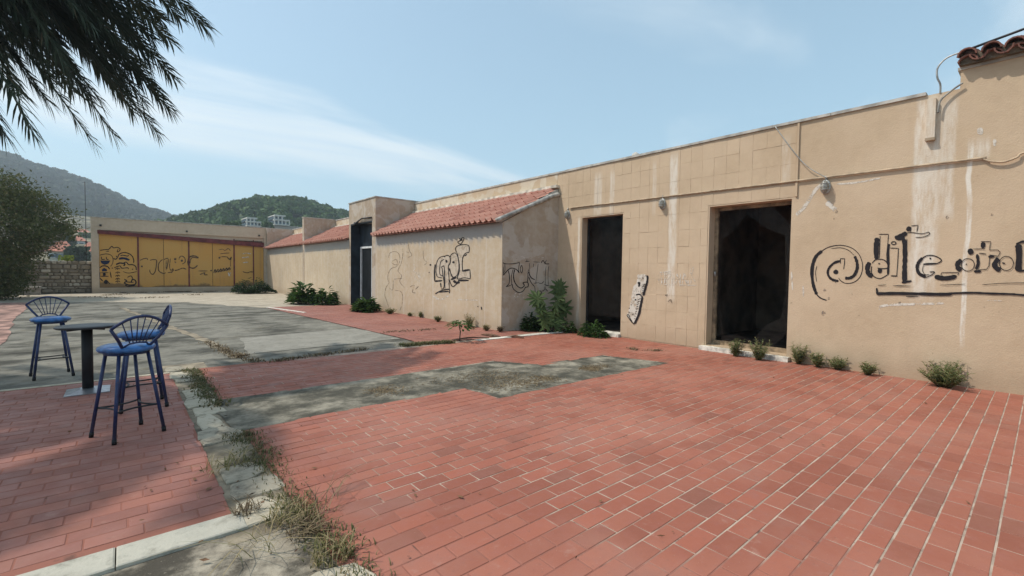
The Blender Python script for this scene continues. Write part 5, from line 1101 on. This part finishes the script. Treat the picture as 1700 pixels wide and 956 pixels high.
# umbrella-shaped plant out on the walkway
up_ = at_g(763, 566); t = thing('umbrella_weed', 'flat topped green weed on a bare stalk in front of the annex wall', 'weed', tuple(up_)); hz = 24 / F * np.linalg.norm(up_[:2]) * 1.1
MB().tube([up_, up_ + (.02, 0, hz * .6), up_ + (0, .03, hz)], .014, 5).build('stalk', 'bark', t)
V = []; Fc = []
for i in range(150):
    a = random.uniform(0, 2 * PI); q = math.sqrt(random.random()); x_ = up_[0] + math.cos(a) * q * .22; y_ = up_[1] + math.sin(a) * q * .34; z_ = hz + .12 * (1 - q * q) + random.uniform(-.05, .02); L = random.uniform(.09, .16); d = np.array([math.cos(a), math.sin(a), -.2 + random.uniform(-.3, .3)]); s_ = np.array([-math.sin(a), math.cos(a), 0]) * L * .5; p = np.array([x_, y_, z_]); k_ = len(V); V += [p, p + d * L * .5 + s_ / 2, p + d * L, p + d * L * .5 - s_ / 2]; Fc.append((k_, k_ + 1, k_ + 2, k_ + 3))
MB().add(V, Fc).build('foliage', 'leaf_bush', t)

# grass tufts along the flagstone border: things near the camera, ground cover elsewhere
def tuft(lab, px, py, rpx, h, n, mat='grass', lean=.9, wd=.006):
    c = at_g(px, py); r = rpx * c[1] / F; V, Fc = blades(c[0], c[1], n, r, h, wd, lean); t = tag(MB().add(V, Fc).build('grass_tuft', mat), lab, 'grass tuft', 'grass tufts in the flagstone border'); return t
tuft('green and straw grass tuft nearest the camera at the end of the flagstones', 552, 925, 36, .12, 150)
tuft('wide straggly grass tuft spilling from the flagstones onto the red patio', 485, 858, 38, .11, 170)
tuft('splayed pale grass tuft beside the white flagstone', 372, 775, 26, .15, 60, lean=1.6, wd=.008)
tuft('dry grass tuft at the end of the kerb stones', 410, 850, 18, .09, 90, 'straw')
tuft('small dark weed tuft on the right of the white flagstone', 420, 770, 18, .05, 130, 'moss')
tuft('low brown tuft on the patio edge beside the flagstones', 505, 885, 26, .10, 120, 'straw', 1.3)
tuft('few long straggling blades leaning over the kerb end', 430, 905, 34, .20, 26, lean=1.8, wd=.005)
tuft('thin dry stalks standing on the patio edge by the big tuft', 535, 840, 40, .22, 22, 'straw', 1.5, .005)
def cover(name, pts, n, h, mat, lab, cat, wd=.006, lean=1.0, r=None):
    V = []; Fc = []
    for _ in range(n):
        i_ = random.randrange(len(pts)); (x0_, y0_, r_) = pts[i_]
        if i_ + 1 < len(pts) and math.hypot(pts[i_ + 1][0] - x0_, pts[i_ + 1][1] - y0_) < 1.3: t_ = random.random(); x0_ += (pts[i_ + 1][0] - x0_) * t_; y0_ += (pts[i_ + 1][1] - y0_) * t_
        if mnoise.noise((x0_ * 4, y0_ * 4, 2.0)) < random.uniform(-.5, .15): continue
        r_ *= random.uniform(.3, 1.5); a = random.uniform(0, 2 * PI); q = r_ * math.sqrt(random.random()); v, f = blades(x0_ + q * math.cos(a), y0_ + q * math.sin(a), 1, .01, h, wd, lean); k_ = len(V); V += v; Fc += [tuple(i + k_ for i in ff) for ff in f]
    o = MB().add(V, Fc).build(name, mat); tag(o, lab, cat, None, 'stuff'); return o
line = lambda a, b, n, r: [(a[0] + (b[0] - a[0]) * i / n + random.uniform(-.04, .04), a[1] + (b[1] - a[1]) * i / n, r) for i in range(n + 1)]
cover('ground_weeds', line((.80, 6.1), (.76, 8.5), 10, .13), 1700, .055, 'moss', 'low green weeds filling the seam between flagstones and middle paving', 'ground weeds', .012)
cover('ground_weeds', line((.88, 1.6), (.86, 4.9), 10, .14), 2600, .045, 'moss', 'low weeds between the near flagstones and the patio edge', 'ground weeds', .008)
E1 = [tuple(at_g(*p)[:2]) + (.12,) for p in ((395, 590), (410, 598), (430, 600), (455, 600), (480, 596), (510, 592), (545, 588), (580, 583), (605, 580))]
cover('dry_weeds', E1 + line((1.3, 11.5), (1.55, 9.4), 5, .14), 1900, .06, 'straw', 'dry brown weeds along the broken edge of the dark concrete yard', 'dry weeds', .014)
E2 = [tuple(at_g(*p)[:2]) + (.16,) for p in ((668, 574), (685, 573), (705, 571), (725, 570), (745, 569))]
cover('dry_weeds', E2, 1500, .085, 'moss', 'band of dry weeds between pale slab corner and umbrella weed', 'dry weeds', .014)
cover('dry_grass', [tuple(at_g(*p)[:2]) + (rr_,) for p, rr_ in (((700, 640), .35), ((760, 628), .4), ((820, 618), .4), ((850, 628), .4), ((800, 640), .3), ((860, 640), .25), ((905, 628), .2), ((640, 648), .25), ((1000, 606), .2), ((980, 612), .15))], 4200, .022, 'straw', 'flattened dry grass and pine litter on the concrete strip', 'dry grass', .012, 3.5)
cover('dry_weeds', [tuple(at_g(*p)[:2]) + (.1,) for p in ((1048, 578), (1056, 582), (1085, 582), (1097, 581))], 260, .06, 'straw', 'small pulled weeds lying on the red patio before the first doorway', 'dry weeds', .012, 2.2)
cover('dry_weeds', [tuple(at_g(*p)[:2]) + (.2,) for p in ((640, 552), (655, 550), (690, 549), (710, 547))], 260, .05, 'straw', 'thin line of weeds in a joint of the red walkway', 'dry weeds', .014)
cover('dry_weeds', [(random.uniform(-1, 4.6), YG - random.uniform(.05, .4), .15) for _ in range(16)] + [(random.uniform(-2.5, 4), random.uniform(29, 34), .5) for _ in range(9)], 1100, .09, 'straw', 'dry weeds scattered on the pale concrete before the yellow doors', 'dry weeds', .04, 1.6)
# leaf litter
C = []; S = []
for _ in range(260):
    x_, y_ = random.uniform(-1.5, 9), random.uniform(.3, 16)
    if random.random() < .45: x_ = random.gauss(.8, .35); y_ = random.uniform(1.6, 9)
    C.append((x_, y_, .012)); S.append(random.uniform(.018, .05))
V, Fc = leaf_cloud(C, S, .5); V[:, 2] = np.clip(.012 + (V[:, 2] - .012) * .35, .003, .05)
o = arr_obj('leaf_litter', V, Fc, 'litter', None, 'stuff'); tag(o, 'small brown fallen leaves scattered over the paving', 'leaf litter')

# ------------------------------------------------------------------ dark tree at the left
tr_ = thing('broadleaf_tree', 'dense dark olive green tree leaning over the stone wall', 'tree', (-5.2, 31, 0))
MB().tube([(-5.2, 31, -.05), (-5.1, 30.9, 1.0), (-5.3, 30.8, 2.4), (-5.0, 30.7, 4.0)], [.28, .22, .17, .08], 10).build('trunk', 'bark', tr_)
for a in range(7): MB().tube([(-5.15, 30.9, 1.0 + .25 * a), (-5.15 + 1.4 * math.cos(a * 2.1), 30.9 + 1.4 * math.sin(a * 2.1), 1.9 + .35 * a), (-5.15 + 2.5 * math.cos(a * 2.1 + .2), 30.9 + 2.4 * math.sin(a * 2.1 + .2), 2.4 + .4 * a)], [.10, .06, .02], 6).build('branch', 'bark', tr_)
C = []; 
clumps = []
for _ in range(1350):
    d = np.array([random.gauss(0, 1) for _ in range(3)]); d /= np.linalg.norm(d); rr_ = random.uniform(.45, 1.0) ** .6
    c = np.array([-5.35, 31, 2.95]) + d * rr_ * np.array([3.65, 3.0, 2.95])
    if c[2] < .35: continue
    if c[0] > max(-3.5, -3.35 + (c[2] - 2.0) * 1.25) and c[2] < 3.2: continue
    clumps.append(c)
for _ in range(330): clumps.append(np.array([random.uniform(-9, -3.75), random.uniform(29.3, 32.5), random.uniform(.12, 2.3)]))
for c in clumps:
    n = random.randint(36, 60); C.append(c + rng.normal(size=(n, 3)) * np.array([.26, .26, .20]))
C = np.concatenate(C); V, Fc = leaf_cloud(C, .125, .5, -.3)
arr_obj('crown', V, Fc, 'leaf_tree', tr_)
m = MB()
for i in range(14):
    p = at_y(random.uniform(62, 95), random.uniform(395, 425), 30); q = p + np.array([random.uniform(.2, .7), 0, random.uniform(-.05, .35)]); m.tube([p, (p + q) / 2 + (0, 0, .05), q], [.015, .01, .006], 4)
m.build('bare_twigs', 'twig', tr_)
def shrub(lab, px, py, Y, rpx, mat, n=500, ls=.5):
    c = at_y(px, py, Y); r = rpx * Y / F * 1.3; C_ = c + np.clip(rng.normal(size=(n, 3)), -1.6, 1.6) * r * np.array([.6, .6, .45]); V, Fc = leaf_cloud(C_, ls, .6); t = thing('shrub', lab, 'shrub', (c[0], Y, c[2] - r)); MB().tube([(c[0], Y, c[2] - r - 3), tuple(c)], [.2, .06], 6).build('trunk', 'bark', t); arr_obj('crown', V, Fc, mat, t)
shrub('bright yellow green shrub peeping over the stone wall', 110, 431, 46, 5, 'leaf_bright', 240, .16)
shrub('dark grey green tree between the cream house and the garage', 128, 421, 100, 8, 'leaf_scrub', 700, .7)
shrub('pale dusty tree above the cream house roof', 104, 402, 130, 8, 'leaf_scrub', 600, .9)
shrub('dark green tree near the highest white house', 146, 396, 190, 6, 'leaf_far', 500, 1.2)
shrub('dark tree spreading behind the olive tree and above the slope houses', 92, 392, 140, 10, 'leaf_far', 600, 1.1)
shrub('dark bushy tree below the two glass villas', 384, 378, 130, 8, 'leaf_far', 700, 1.0)
shrub('round dark tree between the two glass villas', 444, 375, 146, 5, 'leaf_far', 400, .9)

# ------------------------------------------------------------------ palm whose fronds hang into the top left of the picture
PC = np.array([-3.5, 9.9, 7.5])
pm = thing('palm_tree', 'tall date palm with drooping grey green fronds shading the stools', 'palm', (PC[0], PC[1], 0))
tp = MB(); tp.tube([(PC[0], PC[1], -.05), (PC[0] - .05, PC[1], 2), (PC[0], PC[1], 4.5), tuple(PC - (0, 0, .3))], [.42, .34, .32, .42], 14); tp.build('trunk', 'bark', pm)
def frond(tip, lift=.9, wl=.42, n=64, droop=.55):
    A = Vector(PC + np.array([random.uniform(-.15, .15), random.uniform(-.15, .15), random.uniform(-.2, .2)])); T = Vector(tip); mid = (A + T) / 2 + Vector((0, 0, lift)); mid = A.lerp(mid, 1.0) 
    pt = lambda t_: A * (1 - t_) ** 2 + mid * 2 * t_ * (1 - t_) + T * t_ ** 2
    P = [pt(i / 16) for i in range(17)]; m = MB(); m.tube(P, [.035 * (1 - i / 17) + .006 for i in range(17)], 5)
    for i in range(n):
        t_ = .12 + .88 * i / (n - 1); p = pt(t_); tg = (pt(min(1, t_ + .02)) - pt(t_ - .02)).normalized(); sd_ = tg.cross(Vector((0, 0, 1)))
        if sd_.length < 1e-3: sd_ = Vector((1, 0, 0))
        sd_.normalize(); up = sd_.cross(tg).normalized(); L = wl * (.50 + .50 * math.sin(PI * min(1, .12 + t_ * .80)) ** .7) * random.uniform(.85, 1.1)
        for s in (-1, 1):
            for q in range(2):
                d = (tg * (.62 + .30 * t_ + random.uniform(-.12, .12)) + sd_ * s * (.74 + random.uniform(-.1, .1)) + up * random.uniform(-.25, .35)).normalized(); wv_ = d.cross(up).normalized() * .018; b = p + tg * random.uniform(-.02, .02); mm_ = b + d * L * .55; e = b + d * L + Vector((0, 0, -droop * L * .35))
                m.add([b - wv_ * .6, b + wv_ * .6, mm_ + wv_, mm_ - wv_, e], [(0, 1, 2, 3), (3, 2, 4)])
    return m.build('frond', 'leaf_palm', pm)
vis_t = [((5, 218), 8.0), ((52, 216), 7.6), ((78, 166), 8.6), ((152, 233), 8.0), ((184, 218), 9.0), ((218, 182), 9.6), ((258, 216), 8.7), ((278, 178), 9.2), ((287, 128), 9.8), ((282, 68), 10.6), ((296, 28), 9.9), ((336, 40), 8.9), ((30, 150), 9.8), ((-40, 190), 8.2), ((120, 150), 10.2), ((232, 110), 10.8), ((200, 80), 8.0), ((150, 40), 7.4), ((-90, 150), 7.2), ((100, 95), 7.5), ((60, 90), 8.6), ((20, 60), 9.2), ((165, 110), 9.6), ((250, 60), 9.6), ((215, 30), 8.4), ((140, 150), 9.0), ((200, 150), 10.0), ((110, 40), 10.4), ((70, 20), 7.8), ((-30, 100), 8.6), ((12, 120), 8.2), ((260, 150), 9.9), ((180, 60), 9.4), ((85, 130), 9.4), ((235, 165), 9.1), ((45, 40), 7.6), ((90, 60), 9.8), ((130, 75), 8.4), ((155, 15), 9.0), ((190, 110), 8.2), ((225, 70), 10.0), ((75, 105), 7.8), ((160, 160), 8.6), ((20, 20), 8.8), ((110, 110), 10.2), ((60, 150), 8.2), ((245, 100), 8.8), ((265, 30), 10.2), ((205, 135), 9.2), ((10, 90), 9.6)]
for (px, py), Yd in vis_t: frond(at_y(px, py, Yd + 1.5), random.uniform(.7, 1.5), random.uniform(.43, .55), 98)
for i in range(38):
    a = i * 2.399
    if math.cos(a) > -.15 and math.sin(a) < .45: a += PI * .75 if math.sin(a) > -.4 else -PI * .6
    el = random.uniform(-.55, 1.25); L = random.uniform(3.2, 4.2); tip = PC + np.array([math.cos(a) * math.cos(el) * L, math.sin(a) * math.cos(el) * L, math.sin(el) * L * .8 - .5])
    px, py = to_px(tip)
    if -50 < px < 1700 and py > -30: tip = PC + (tip - PC) * .72 + np.array([-.6, 0, .8])
    frond(tip, random.uniform(.8, 1.4), random.uniform(.36, .48), 54)

# ------------------------------------------------------------------ haze
hz_ = MB().box((-460, -110, -2), (560, 930, 135)).build('haze', None); hz_['kind'] = 'stuff'; hz_['label'] = 'thin pale summer haze over the yard and hills'; hz_['category'] = 'haze'
hm = bpy.data.materials.new('summer_haze'); hm.use_nodes = True; ht = hm.node_tree; ht.nodes.clear(); ho = ht.nodes.new('ShaderNodeOutputMaterial'); hv = ht.nodes.new('ShaderNodeVolumePrincipled'); hv.inputs['Color'].default_value = (0.80, 0.90, 1.0, 1); hv.inputs['Density'].default_value = 0.0007; hv.inputs['Anisotropy'].default_value = 0.3
ht.links.new(hv.outputs[0], ho.inputs['Volume']); hz_.data.materials.append(hm)
